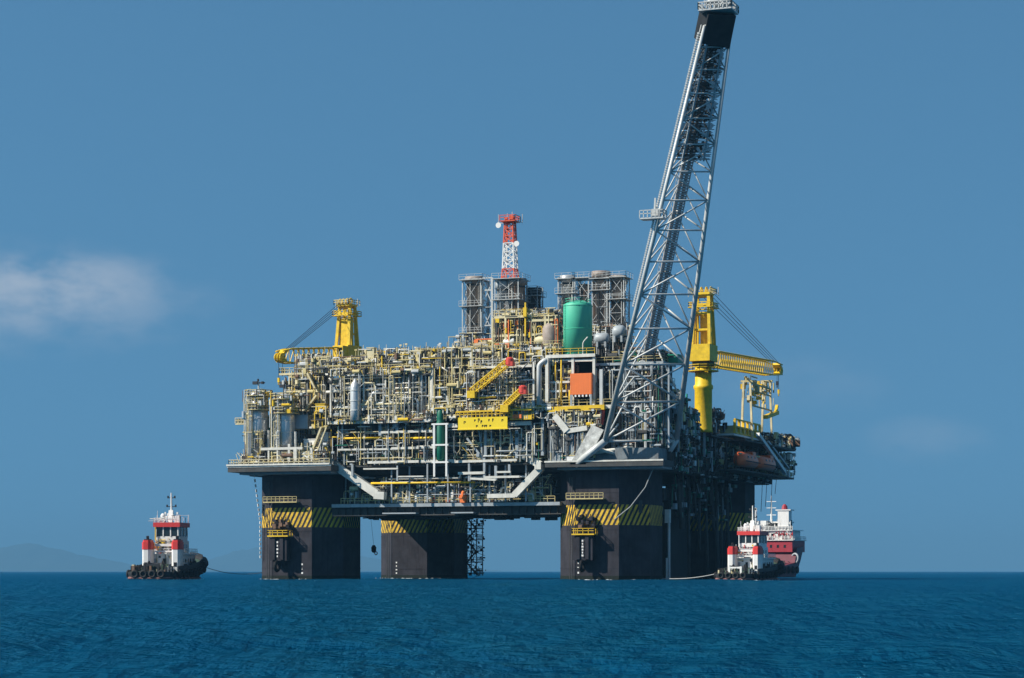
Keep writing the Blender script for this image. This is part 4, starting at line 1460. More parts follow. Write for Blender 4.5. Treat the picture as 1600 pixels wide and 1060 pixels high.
def tall_vessel(px, y0, y1, r, Y, label):
    q = at(px, y0, Y=Y)
    zb, zt = q.z, fz(px, y1, Y)
    t = thing('tall_vessel', label, 'vessel', q, 'twin tall vessels')
    X = q.x
    m = MB(); m.lathe((X, Y, 0), [(r, zb), (r, zt - 4.3), (r * .97, zt - 4.2), (r * .97, zt - .8), (r * .6, zt - .1), (r * .2, zt + .1)], 22); m.build('shell', 'silver_cladding', t, smooth=True)
    for k in range(5):
        z = zb + 1.2 + k * (zt - zb - 2) / 5
        m = MB(); m.lathe((X, Y, z), [(r + .01, 0), (r + .06, .05), (r + .06, .2), (r + .01, .25)], 22); m.build('band', 'galvanised', t)
    for z in (zt - 4.0, zt - 1.2):
        m = MB(); m.lathe((X, Y, z), [(r + .2, 0), (r + .9, .02), (r + .9, .15), (r + .2, .17)], 16)
        rail(m, [(X + (r + .85) * math.cos(a), Y + (r + .85) * math.sin(a), z + .15) for a in np.linspace(0, 6.283, 11)], 1.1, 3, .06)
        m.build('ring_platform', 'scaffold', t)
    m = MB()
    rr = random.Random(px)
    clutter(m, X - r - .3, X - r * .1, Y - r - .6, Y - r - .1, zb, zt, 55, ['cream', 'scaffold', 'galvanised', 'silver_cladding', 'cream'], rr, .7)
    clutter(m, X - r - .4, X + r + .4, Y - r - .5, Y + r, zt - 4, zt + .4, 90, ['cream', 'scaffold', 'yellow', 'galvanised', 'rust'], rr, .9)
    m.build('small_pipework', None, t, kind='stuff')
    m = MB(); m.tube((X - r - .35, Y, zb), (X - r - .35, Y, zt - 1), .24, 8); m.build('down_pipe', 'steel_white', t)
    m = MB(); m.tube((X + r + .5, Y - .5, zb), (X + r + .5, Y - .5, zb + (zt - zb) * .45), .3, 8); m.build('down_pipe', 'steel_white', t)
    # valve cross on top
    m = MB(); m.tube((X, Y, zt), (X, Y, zt + 1.9), .16, 8); m.build('relief_pipe', 'galvanised', t)
    m = MB(); m.box(X - 1.2, X - .1, Y - .35, Y + .35, zt + 1.3, zt + 1.9); m.tube((X - .2, Y, zt + 1.6), (X + 1.4, Y, zt + 1.6), .14); m.tube((X + .9, Y, zt + 1.35), (X + .9, Y, zt + 1.85), .3, 8); m.tube((X - .1, Y, zt + 1.7), (X - .1, Y, zt + 2.4), .2, 8)
    m.build('relief_valve', 'cable', t)


tall_vessel(404, 724, 611, 1.95, -42.5, 'outermost of the twin tall silver vessels with cream ring platforms')
tall_vessel(446, 724, 616, 1.95, -42.5, 'inner of the twin tall silver vessels, next to the scaffold stairs')
gd = thing('green_drum', 'narrow green standing drum between the twin tall vessels', 'drum', at(424, 722, Y=-40.5))
m = MB(); q = at(424, 722, Y=-40.5); m.lathe((q.x, q.y, 0), [(.5, q.z), (.8, q.z + .4), (.8, fz(424, 652, -40.5)), (.3, fz(424, 646, -40.5))], 14); m.build('shell', 'box_green', gd, smooth=True)
m = MB(); m.lathe((q.x, q.y, fz(424, 680, -40.5)), [(.8, 0), (.9, .05), (.9, .2), (.8, .25)], 14); m.build('band', 'galvanised', gd)

# ---- upper block with orange scaffolding
ub = thing('upper_deck_block', 'stepped upper deck block of cream and orange scaffolding under the antenna mast', 'deck block', at(820, 545, Y=-30))
YU = -33.0
for (p0, p1, z0p, z1p) in ((770, 862, 548, 497), (775, 815, 520, 497), (820, 868, 520, 500)):
    x0, x1 = fx(p0, YU), fx(p1, YU)
for (p0, p1, py) in ((768, 870, 546), (772, 868, 524), (772, 832, 495), (825, 866, 500)):
    x0, x1, z = fx(p0, YU), fx(p1, YU), fz(p0, py, YU)
    m = MB(); m.box(x0, x1, YU, YU + 9, z - .25, z); m.build('deck_plate', 'shade_steel', ub)
    m = MB(); m.bar((x0, YU - .1, z - .2), (x1, YU - .1, z - .2), .2, .45); m.build('deck_beam', 'cream', ub)
    m = MB(); rail(m, [(x0, YU, z), (x1, YU, z)], 1.1, 1.2, .05); m.build('hand_rail', 'scaffold', ub, kind='stuff')
zb, zt = fz(800, 552, YU), fz(800, 495, YU)
posts(ub, [fx(p, YU) for p in (770, 790, 812, 830, 852, 868)], YU, zb - 2, zt - .2, .38, 'cream')
m = MB(); m.box(fx(772, YU), fx(868, YU), YU + 3.4, YU + 3.8, zb - 3, zt - .4); m.build('dark_infill_wall', 'shade_steel', ub)  # added backing wall, dark to give the block a shaded inside
m = MB()
o_pal = ['scaffold'] * 5 + ['cream'] * 5 + ['rust'] * 2 + ['orange'] * 2 + ['yellow'] * 2 + ['shade_steel'] * 4 + ['dark'] * 2
clutter(m, fx(770, YU), fx(815, YU), YU - .2, YU + 3, zb, zt, 330, o_pal + ['orange', 'yellow'] * 2, rnd)
clutter(m, fx(815, YU), fx(872, YU), YU - .2, YU + 3, zb, zt, 420, o_pal, rnd)
clutter(m, fx(735, YU), fx(775, YU), YU - .2, YU + 5, zb - 3, zb + 3.0, 260, o_pal, rnd)
clutter(m, fx(770, YU), fx(866, YU), YU, YU + 6, zt, zt + 1.6, 130, PAL_TOP, rnd)
m.build('small_pipework', None, ub, kind='stuff')
for (p0, p1, py, r, mt) in ((833, 862, 532, 1.0, 'cream'), (784, 806, 535, .9, 'white_paint'), (740, 765, 540, .8, 'stack_brown')):
    vessel_h(ub, fx(p0, YU), fx(p1, YU), YU + .6, fz(p0, py, YU), r, mt)
x = fx(822, YU)
m = MB(); m.bar((x, YU - .4, zt - 4), (x, YU - .4, zt + 2.6), .3); m.bar((x, YU - .5, zt - .2), (x, YU - .5, zt + 1.6), .7); m.build('yellow_post', 'yellow', ub)
m = MB(); m.lathe((fx(858, YU), YU + 1, zb), [(1.6, 0), (1.8, .5), (1.8, 4.6), (1.2, 5.6), (.3, 6)], 16); m.build('round_tank', 'stack_brown', ub, smooth=True)

# ---- exhaust stacks
def stack_tower(label, X0, X1, Y0, Y1, z0, z1, flues, legmat='galvanised', nb=6, group='exhaust stack towers', plat=()):
    t = thing('exhaust_stack_tower', label, 'exhaust stack', ((X0 + X1) / 2, (Y0 + Y1) / 2, z0), group)
    cs = [Vector((X0, Y0, z0)), Vector((X1, Y0, z0)), Vector((X1, Y1, z0)), Vector((X0, Y1, z0))]
    ct = [Vector((c.x, c.y, z1)) for c in cs]
    for a, b in zip(cs, ct):
        m = MB(); m.bar(a, b, .2); m.build('lattice_leg', legmat, t)
    m = lattice(MB(), cs, ct, max(4, nb - 2), .055); m.build('bracing_lattice', legmat, t)
    for (fxx, fyy, r, zt, mt) in flues:
        r *= 1.22
        m = MB(); m.lathe((fxx, fyy, 0), [(r, z0), (r, zt - 1.4), (r * 1.18, zt - 1.3), (r * 1.18, zt), (r * .9, zt), (r * .9, zt - .3)], 16); f = m.build('flue', mt, t, smooth=True)
        for k in range(6):
            m = MB()
            m.lathe((fxx, fyy, z0 + 1 + k * (zt - z0 - 3) / 5), [(r + .01, 0), (r + .1, .04), (r + .1, .25), (r + .01, .3)], 16)
            m.build('flue_band', 'shade_steel', f)
    for z in plat:
        m = MB(); m.box(X0 - .6, X1 + .6, Y0 - .6, Y1 + .6, z - .12, z); rail(m, [(X0 - .6, Y0 - .6, z), (X1 + .6, Y0 - .6, z), (X1 + .6, Y1 + .6, z)], 1.1, 1.6, .03); m.build('platform', 'galvanised', t)
    m = MB()
    clutter(m, X0, X1, Y0 - .3, Y1, z0, z1, int((X1 - X0) * (z1 - z0) * .9), ['galvanised', 'steel_white', 'steel_grey', 'shade_steel', 'rust', 'shade_steel'], random.Random(int(X0 * 10)), .6)
    m.build('small_pipework', None, t, kind='stuff')
    return t


YS = 0.0
g = lambda px, py: (at(px, 800, Y=YS).x, at(px, py, Y=YS).z)
zs = 40.3
z1 = g(740, 433)[1]
stack_tower('slender exhaust stack tower standing apart beside the antenna mast cluster', g(728, 0)[0], g(756, 0)[0], YS - 2, YS + 2, zs, z1 - .6, [(g(741, 0)[0], YS, 1.35, z1, 'stack_brown')], plat=(g(740, 480)[1], g(740, 522)[1], z1 - .8))
z2 = g(765, 436)[1]
fr = thing('stack_support_frame', 'open pale steel frame between the slender stack and the antenna mast cluster', 'steel frame', (g(765, 0)[0], YS, zs))
for px in (757.5, 773):
    for y in (YS - 1.5, YS + 2.5):
        m = MB(); m.bar((g(px, 0)[0], y, zs), (g(px, 0)[0], y, z2), .45 if y < YS else .3); m.build('leg', 'galvanised', fr)
for py in (436, 455, 481, 510):
    m = MB(); m.bar((g(757.5, 0)[0], YS - 1.5, g(765, py)[1]), (g(773, 0)[0], YS - 1.5, g(765, py)[1]), .25); m.build('cross_beam', 'galvanised', fr)
for (a, b) in (((757.5, 440), (773, 478)), ((773, 440), (757.5, 478)), ((757.5, 484), (773, 520)), ((773, 484), (757.5, 520))):
    m = MB(); m.bar((g(a[0], 0)[0], YS - 1.4, g(*a)[1]), (g(b[0], 0)[0], YS - 1.4, g(*b)[1]), .16); m.build('diagonal_brace', 'galvanised', fr)
z3 = g(805, 437)[1]
stack_tower('dense cluster of exhaust stacks carrying the red and white antenna mast', g(780, 0)[0], g(816, 0)[0], YS - 2.5, YS + 3, zs, z3, [(g(788, 0)[0], YS - .5, 1.2, z3 - .4, 'steel_grey'), (g(808, 0)[0], YS - .3, 1.5, z3 + .1, 'stack_brown')], plat=(g(800, 470)[1], z3, g(800, 495)[1]), nb=8)
z4 = g(825, 444)[1]
stack_tower('shorter dark exhaust stack behind the antenna mast cluster', g(814, 0)[0], g(831, 0)[0], YS + 3.5, YS + 7, zs, z4, [(g(822, 0)[0], YS + 5, 1.2, z4 - .3, 'shade_steel')], legmat='steel_grey', nb=8, plat=(z4 - 2,))
# second battery next to the green tank
YS = 4.0
z5 = g(890, 431)[1]
stack_tower('pale exhaust stack tower rising directly behind the green tank', g(877, 0)[0], g(900, 0)[0], YS - 2, YS + 2, zs, z5 - .5, [(g(887, 0)[0], YS, 1.15, z5, 'silver_cladding')], plat=(g(890, 460)[1], z5 - .8))
stack_tower('open grey lattice tower between the pale and the brown exhaust stacks', g(903, 0)[0], g(924, 0)[0], YS - 2, YS + 2, zs, z5 - .7, [(g(913, 0)[0], YS, .8, z5 - 2, 'stack_brown')], plat=(z5 - .8,), nb=8)
z6 = g(940, 425)[1]
stack_tower('tallest brown exhaust stack beside the green tank', g(930, 0)[0], g(953, 0)[0], YS - 2, YS + 2, zs, z6 - 1.5, [(g(940, 0)[0], YS - .4, 1.4, z6, 'stack_brown')], plat=(g(940, 455)[1], z6 - 1.6), nb=7)
z7 = g(965, 431)[1]
stack_tower('exhaust stack tower nearest the flare boom', g(957, 0)[0], g(979, 0)[0], YS - 2, YS + 2, zs, z7 - .3, [(g(966, 0)[0], YS, 1.25, z7, 'stack_brown')], legmat='galvanised', plat=(g(940, 470)[1], z7 - .5), nb=8)
YS = -14.0
tb = thing('turbine_hall', 'dark machinery block under the row of exhaust stacks', 'machinery block', (g(920, 0)[0], YS, 40.3))
m = MB(); m.box(g(870, 0)[0], g(985, 0)[0], YS + 1, YS + 8, 40.3, g(920, 545)[1]); m.build('wall', 'shade_steel', tb)
m = MB()
clutter(m, g(872, 0)[0], g(985, 0)[0], YS - 1, YS + 6, 40.4, g(920, 505)[1], 620, PAL_DIM + ['galvanised'] * 5 + ['rust'] * 2, rnd)
clutter(m, g(700, 0)[0], g(780, 0)[0], YS - 1, YS + 6, 40.4, g(740, 520)[1], 240, PAL_DIM + PAL_TOP, rnd)
m.build('small_pipework', None, tb, kind='stuff')
for (p0, p1, py, r) in ((930, 955, 530, 1.2), (958, 980, 520, 1.4)):
    vessel_h(tb, g(p0, 0)[0], g(p1, 0)[0], YS - .5, g(p0, py)[1], r, 'steel_grey')

# ---- antenna mast
YS = 0.0
mx = g(797, 0)[0]
ma = thing('antenna_mast', 'red and white lattice antenna mast on top of the exhaust stack cluster', 'mast', (mx, YS, z3))
zt = g(797, 346)[1]
lev = [z3, z3 + (zt - z3) * .18, z3 + (zt - z3) * .62, zt]
for k, mt in enumerate(('mast_red', 'white_paint', 'mast_red')):
    w0 = 1.45 - .55 * k / 3
    w1 = 1.45 - .55 * (k + 1) / 3
    a = [Vector((mx + sx * w0, YS + sy * w0, lev[k])) for sx, sy in ((-1, -1), (1, -1), (1, 1), (-1, 1))]
    b = [Vector((mx + sx * w1, YS + sy * w1, lev[k + 1])) for sx, sy in ((-1, -1), (1, -1), (1, 1), (-1, 1))]
    for p, q in zip(a, b):
        m = MB(); m.bar(p, q, .22); m.build('mast_leg', mt, ma)
    m = lattice(MB(), a, b, (1, 3, 3)[k], .1); m.build('bracing_lattice', mt, ma)
m = MB(); m.box(mx - 1.7, mx + 1.7, YS - 1.7, YS + 1.7, zt - .2, zt); rail(m, [(mx - 1.7, YS - 1.7, zt), (mx + 1.7, YS - 1.7, zt), (mx + 1.7, YS + 1.7, zt), (mx - 1.7, YS + 1.7, zt)], 1.1, 1.2, .06); m.build('top_platform', 'mast_red', ma)
m = MB(); m.box(mx - .9, mx - .3, YS - 1.0, YS - .4, zt, zt + .7); m.box(mx + .2, mx + 1.0, YS - 1, YS, zt, zt + 1.1); m.build('antenna_box', 'mast_red', ma)
for (dx, h) in ((-2.6, 1.6), (2.8, 1.4), (.5, 2.0), (-.6, 1.7)):
    m = MB(); m.bar((mx, YS, zt - .3), (mx + dx, YS, zt - .3), .12); m.tube((mx + dx, YS, zt - .5), (mx + dx, YS, zt + h), .08, 6); m.build('whip_antenna', 'galvanised', ma)
for (dx, dz) in ((-2.2, -.9), (1.9, -5.0)):
    m = MB(); m.lathe((mx + dx, YS - .9, zt + dz), [(.05, 0), (.5, -.2), (.6, -.35)], 12, 'Y'); m.build('dish_antenna', 'white_paint', ma, smooth=True)

# ------------------------------------------------------------------ flare boom
fb = thing('flare_boom', 'huge grey lattice flare boom leaning out from the corner of the platform', 'flare boom', at(970, 727, Y=-42))
dep0 = 447.0
def fp(px, py, dep):
    return away(px, py, dep)


DT = 402.0
Lk, Rk = at(945, 690, Y=-46.5), at(1057, 688, Y=-37.5)      # knees
Lb, Rb = at(899, 727, Y=-44.2), at(1033, 727, Y=-36.0)      # feet
Lt, Rt = fp(1101, 40, DT), fp(1143, 40, DT + 1.5)
dL = (FWD.dot(Lk - CAM), FWD.dot(Rk - CAM))
axis = ((Lt + Rt) / 2 - (Lk + Rk) / 2).normalized()
wid = (Rk - Lk).normalized()
up_n = wid.cross(axis).normalized()
if up_n.z < 0:
    up_n = -up_n
Mk = (Lk + Rk) / 2 + up_n * 9.5 + axis * 4.0 + wid * 1.7
Mt = (Lt + Rt) / 2 + up_n * 3.6 + wid * .5
for (a, b, r0, r1) in ((Lk, Lt, .52, .28), (Rk, Rt, .52, .28), (Mk, Mt, .4, .25)):
    m = MB(); m.tube(a, b, r0, 12, r1); m.build('main_chord', 'galvanised', fb, smooth=True)
for (a, b, r) in ((Lb, Lk, .66), (Rb, Rk, .52)):
    m = MB(); m.tube(a, b + (b - a).normalized() * .3, r, 12); m.build('boom_foot', 'galvanised', fb, smooth=True)
back1, back2 = at(925, 640, Y=-38.5), at(1040, 640, Y=-35)
for b in (Lb + Vector((3, 5, 0)), Rb + Vector((-2, 4, 0))):
    m = MB(); m.tube(Mk, b, .4, 10); m.build('back_strut', 'galvanised', fb, smooth=True)
m = MB(); m.tube(Rb, Lk.lerp(Lb, .3), .35, 10); m.build('cross_brace', 'steel_white', fb, smooth=True)
m = MB(); m.tube(Lb.lerp(Lk, .5), Rk, .36, 10); m.build('cross_brace', 'steel_white', fb, smooth=True)
m = MB(); m.box(Rb.x - .6, Rb.x + 1.3, Rb.y - 1.2, Rb.y + 1.2, Rb.z - .2, Rb.z + 3.2); m.build('foot_bracket', 'white_paint', fb)
m = MB(); m.box(Lb.x - 1.5, Lb.x + 1.8, Lb.y - .7, Lb.y + 1.2, Lb.z - .3, Lb.z + 1.6); m.build('foot_bracket', 'white_paint', fb)
NB = 17
stn = []
u = 0.0
# panel length shrinks with the width of the boom
fr_ = [0.0]
step_ = .105
while fr_[-1] < 1:
    fr_.append(fr_[-1] + step_)
    step_ *= .945
fr_ = [f / fr_[-1] for f in fr_]
for i, f in enumerate(fr_):
    a, b, c = Lk.lerp(Lt, f), Rk.lerp(Rt, f), Mk.lerp(Mt, f)
    s = 1 - .45 * f
    m = MB(); m.tube(a, b, .22 * s, 8); m.build('cross_brace', 'galvanised', fb, smooth=True)
    for (p, q) in ((a, c), (b, c)):
        m = MB(); m.tube(p, q, .2 * s, 8); m.build('web_brace', 'galvanised', fb, smooth=True)
    if i < len(fr_) - 1:
        f2 = fr_[i + 1]
        a2, b2, c2 = Lk.lerp(Lt, f2), Rk.lerp(Rt, f2), Mk.lerp(Mt, f2)
        prs = [(a, b2)] if i % 2 == 0 else [(b, a2)]
        if i == 0 or i == 1:
            prs = [(a, b2), (b, a2)]
        for (p, q) in prs:
            m = MB(); m.tube(p, q, .2 * s, 8); m.build('diagonal_brace', 'galvanised', fb, smooth=True)
        for (p, q) in ((a, c2), (b, c2)):
            m = MB(); m.tube(p, q, .18 * s, 8); m.build('web_brace', 'galvanised', fb, smooth=True)
# flare pipes and walkway along the upper chord
for (dw, du, r) in ((-.7, .5, .34), (.5, .6, .28), (-.1, -.7, .2), (1.1, .0, .14)):
    m = MB(); m.tube(Mk + wid * dw - up_n * (du + .7), Mt + wid * dw * .7 - up_n * (du + .5), r, 8); m.build('flare_pipe', 'stack_brown', fb, smooth=True)
m = MB()
NW = 150
for k in range(NW):
    c = Mk.lerp(Mt, k / NW)
    m.bar(c - wid * 1.0 - up_n * 1.6, c + wid * 1.0 - up_n * 1.6, .1, .3)
    if k % 2 == 0:
        for s in (-1, 1):
            m.bar(c + wid * 1.0 * s - up_n * 1.6, c + wid * 1.0 * s - up_n * .5 + Vector((0, 0, .4)), .07)
for s in (-1, 1):
    m.bar(Mk + wid * 1.0 * s - up_n * .5 + Vector((0, 0, .4)), Mt + wid * 1.0 * s - up_n * .5 + Vector((0, 0, .4)), .09)
    m.bar(Mk + wid * 1.0 * s - up_n * 1.6, Mt + wid * 1.0 * s - up_n * 1.6, .14)
m.build('walkway_grating', 'steel_grey', fb)
# ladder way outside the lit chord
m = MB()
off = -wid * .55 + up_n * .6
for k in range(120):
    f = .34 + .64 * k / 119
    c = Lk.lerp(Lt, f) + off
    m.bar(c, c - off * .8, .09)
    m.box(c.x - .16, c.x + .16, c.y - .16, c.y + .16, c.z - .16, c.z + .16)
m.bar(Lk.lerp(Lt, .34) + off, Lt + off * .8, .12)
m.build('chord_ladder_rib', 'galvanised', fb)
# platform part way up
c = Lk.lerp(Lt, .555) - wid * 1.0
m = MB(); m.box(c.x - 2.2, c.x + 2.2, c.y - 1.2, c.y + 1.2, c.z - .25, c.z); rail(m, [(c.x - 2.2, c.y - 1.2, c.z), (c.x + 2.2, c.y - 1.2, c.z), (c.x + 2.2, c.y + 1.2, c.z)], 1.3, .8, .07); m.bar((c.x + .2, c.y, c.z), (c.x + .4, c.y, c.z + 3.6), .3); m.box(c.x - .2, c.x + 1.0, c.y - .4, c.y + .4, c.z, c.z + 1.6)
m.build('rest_platform', 'galvanised', fb)
# dense wind and heat screens along the outer third
m = MB()
rr = random.Random(8)
K = 120
for k in range(K):
    f = .69 + .29 * k / K
    a, b, c = Lk.lerp(Lt, f), Rk.lerp(Rt, f), Mk.lerp(Mt, f)
    f2 = f + .29 / K
    a2, b2 = Lk.lerp(Lt, f2), Rk.lerp(Rt, f2)
    o = up_n * 1.0
    if rr.random() < .93:
        s0, s1 = .02 + rr.random() * .1, .98 - rr.random() * .1
        m.bar(a.lerp(b, s0) + o, a.lerp(b, s1) + o, .34, .07)
    for q in range(3):
        s0 = rr.uniform(.08, .85)
        m.bar(a.lerp(b, s0) + o * rr.uniform(.3, 2.4), a2.lerp(b2, s0 + rr.uniform(-.1, .12)) + o * rr.uniform(.3, 2.4), rr.uniform(.2, .5), .1)
m.build('heat_screen_lattice', 'shade_steel', fb)
for s in (.24, .76):
    m = MB(); m.bar(Lk.lerp(Lt, .69).lerp(Rk.lerp(Rt, .69), s), Lt.lerp(Rt, s), .26); m.build('screen_rail', 'steel_grey', fb)
# head of the boom
hd0, hd1 = Lt.lerp(Lk, .012), Rt.lerp(Rk, .012)
m = MB()
cen = (Lt + Rt) / 2
for (k, wsc, up0, up1) in ((0, 1.12, -3.6, 1.4),):
    p = [cen - wid * 2.5, cen + wid * 2.75]
    for e in (p[0], p[1]):
        pass
bx = []
for sgn_u in (-.4, 3.8):
    for (w_, ax_) in ((-2.45, -3.2), (2.8, -3.9), (2.9, 1.9), (-2.35, 1.9)):
        bx.append(cen + wid * w_ + axis * ax_ + up_n * sgn_u)
b0 = len(m.v); m.v += [tuple(v) for v in bx]
for q in ((0, 1, 2, 3), (7, 6, 5, 4), (0, 4, 5, 1), (1, 5, 6, 2), (2, 6, 7, 3), (3, 7, 4, 0)):
    m.face(q)
m.build('heat_shield', 'dark', fb)
m = MB()
zp = cen.z + 2.2
m.box(cen.x - 2.9, cen.x + 3.0, cen.y - 2.6, cen.y + 2.6, zp, zp + .25)
rail(m, [(cen.x - 2.9, cen.y - 2.6, zp + .25), (cen.x + 3, cen.y - 2.6, zp + .25), (cen.x + 3, cen.y + 2.6, zp + .25), (cen.x - 2.9, cen.y + 2.6, zp + .25), (cen.x - 2.9, cen.y - 2.6, zp + .25)], 1.2, .7, .08)
clutter(m, cen.x - 2.6, cen.x + 2.6, cen.y - 2.4, cen.y + 2, zp + .2, zp + 2.2, 60, ['galvanised', 'steel_white'], random.Random(2), .8)
m.build('tip_platform', None, fb) if False else m.build('tip_platform', 'galvanised', fb)
for (dx, h, r) in ((-1.4, 2.6, .5), (0, 3.6, .6), (1.5, 3.0, .5)):
    m = MB(); m.lathe((cen.x + dx, cen.y, zp), [(r * .6, 0), (r * .6, h * .6), (r, h * .65), (r, h), (r * .8, h)], 10); m.build('flare_tip', 'galvanised', fb, smooth=True)
# ------------------------------------------------------------------ shaded flank
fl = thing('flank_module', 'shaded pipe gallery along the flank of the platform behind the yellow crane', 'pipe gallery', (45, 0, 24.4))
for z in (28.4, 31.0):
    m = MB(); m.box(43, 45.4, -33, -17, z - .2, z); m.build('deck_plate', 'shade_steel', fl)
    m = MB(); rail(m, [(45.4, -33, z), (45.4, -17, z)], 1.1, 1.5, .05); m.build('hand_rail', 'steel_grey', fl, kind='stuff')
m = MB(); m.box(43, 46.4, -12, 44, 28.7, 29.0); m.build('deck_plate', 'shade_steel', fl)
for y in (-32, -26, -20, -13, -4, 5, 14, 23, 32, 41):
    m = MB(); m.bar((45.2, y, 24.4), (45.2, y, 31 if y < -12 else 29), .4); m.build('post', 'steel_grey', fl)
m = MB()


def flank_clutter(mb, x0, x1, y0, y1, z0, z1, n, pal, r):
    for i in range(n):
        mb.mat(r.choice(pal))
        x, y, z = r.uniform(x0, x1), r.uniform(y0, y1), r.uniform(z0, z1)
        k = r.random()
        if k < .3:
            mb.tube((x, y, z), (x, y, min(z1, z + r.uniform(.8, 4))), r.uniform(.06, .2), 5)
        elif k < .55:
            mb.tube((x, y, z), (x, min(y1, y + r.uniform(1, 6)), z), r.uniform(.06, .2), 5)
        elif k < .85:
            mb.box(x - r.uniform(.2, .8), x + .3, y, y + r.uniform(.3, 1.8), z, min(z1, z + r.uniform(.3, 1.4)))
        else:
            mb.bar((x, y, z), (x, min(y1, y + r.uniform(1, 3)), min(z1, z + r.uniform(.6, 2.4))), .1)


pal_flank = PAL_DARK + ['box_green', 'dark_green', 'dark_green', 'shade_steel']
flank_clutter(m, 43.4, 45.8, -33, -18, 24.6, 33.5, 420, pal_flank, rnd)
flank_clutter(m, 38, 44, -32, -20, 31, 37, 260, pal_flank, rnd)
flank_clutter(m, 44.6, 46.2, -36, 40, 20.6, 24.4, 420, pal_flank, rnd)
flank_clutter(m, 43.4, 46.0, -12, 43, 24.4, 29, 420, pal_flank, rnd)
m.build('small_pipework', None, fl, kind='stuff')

# low equipment on the rear flank deck
eq = thing('winch_deck', 'dark winches and equipment on the rear flank deck past the crane pedestal', 'deck equipment', (42, 10, 29))
m = MB()
flank_clutter(m, 33, 45.5, -9, 4, 29, 35.0, 330, ['dark', 'shade_steel', 'cable', 'steel_grey', 'shade_steel'], rnd)
flank_clutter(m, 36, 47.0, 4, 44, 29, 31.6, 420, PAL_DIM + ['rust', 'cream', 'scaffold'], rnd)
m.build('small_pipework', None, eq, kind='stuff')
for y in (-6, -2):
    m = MB(); m.lathe((41, y, 32.6), [(1.6, -.9), (1.6, -.8), (1.0, -.8), (1.0, .8), (1.6, .8), (1.6, .9)], 14, 'X'); m.build('winch_drum', 'shade_steel', eq, smooth=True)
    m = MB(); m.box(39.6, 42.4, y - 1.4, y + 1.4, 29, 31.2); m.build('winch_bed', 'dark', eq)

# yellow guard frame at the deck edge
yg = thing('yellow_guard_frame', 'yellow guard frame at the deck edge above the lifeboats', 'guard frame', at(1170, 677, X=47))
a, b = at(1148, 677, X=47.2), at(1187, 655, X=47.2)
zb, zt = a.z, at(1148, 655, X=47.2).z
n = 7
for k in range(n):
    y = a.y + (b.y - a.y) * k / (n - 1)
    m = MB(); m.bar((47.2, y, zb), (47.2, y, zt), .5); m.build('guard_post', 'yellow', yg)
for z in (zb + .1, (zb + zt) / 2, zt):
    m = MB(); m.bar((47.2, a.y, z), (47.2, b.y, z), .32); m.build('guard_rail', 'yellow', yg)
m = MB(); m.box(44, 47.0, a.y, b.y, zb, zb + (zt - zb) * .55); m.build('equipment_skid', 'scaffold', yg)
m = MB(); m.box(43, 47.3, a.y - 1, b.y + 1, zb - .5, zb - .1); m.build('deck_slab', 'white_paint', yg)

# lifeboat station
ls = thing('lifeboat_station', 'overhanging lifeboat deck with pale diagonal struts at the rear corner of the platform', 'lifeboat station', at(1200, 740, X=48))
p0, p1 = at(1146, 741, X=49.5), at(1236, 741, X=49.5)
zl = 22.4
m = MB(); m.box(45.6, 50.2, p0.y, p1.y, zl - .35, zl); m.build('deck_slab', 'shade_steel', ls)
m = MB(); m.box(45.6, 51.0, p0.y + 4, p1.y - 2, 28.2, 28.55); m.build('upper_slab', 'shade_steel', ls)
m = MB(); rail(m, [(50.1, p1.y - 14, zl), (50.1, p1.y, zl), (46, p1.y, zl)], 1.1, 1.6, .06); m.build('hand_rail', 'cream', ls, kind='stuff')
for (a, b) in (((1184, 679), (1226, 738)), ((1200, 690), (1232, 732))):
    m = MB(); m.bar(at(*a, X=50.6), at(*b, X=51.0), .75 if a[0] == 1184 else .4); m.build('diagonal_strut', 'white_paint' if a[0] == 1184 else 'steel_grey', ls)
for y in (p0.y + 4, p0.y + 18, p0.y + 32, p1.y - 2):
    m = MB(); m.bar((47.0, y, zl), (47.0, y, 28.2), .35); m.build('post', 'shade_steel', ls)
lines_y = at(1152, 708, X=50.5)
m = MB(); m.bar((50.6, p0.y, lines_y.z), (50.6, p1.y - 10, lines_y.z), .35); m.build('davit_beam', 'scaffold', ls)
m = MB()
flank_clutter(m, 46.5, 50.8, p1.y - 20, p1.y, zl, 27.8, 260, PAL_DIM + ['cream', 'galvanised', 'galvanised'], rnd)
flank_clutter(m, 46.5, 51.2, p1.y - 22, p1.y + 1, 28.5, 31.5, 200, PAL_DIM + ['rust', 'maroon'], rnd)
flank_clutter(m, 45.8, 47, p0.y, p1.y, zl, 28, 160, PAL_DIM, rnd)
m.build('small_pipework', None, ls, kind='stuff')
m = MB(); q = at(1234, 690, X=50.5); m.torus((50.5, q.y, q.z), 1.5, .22, (1, -.4, 0), 18, 6); m.build('hose_ring', 'dark', ls, smooth=True)


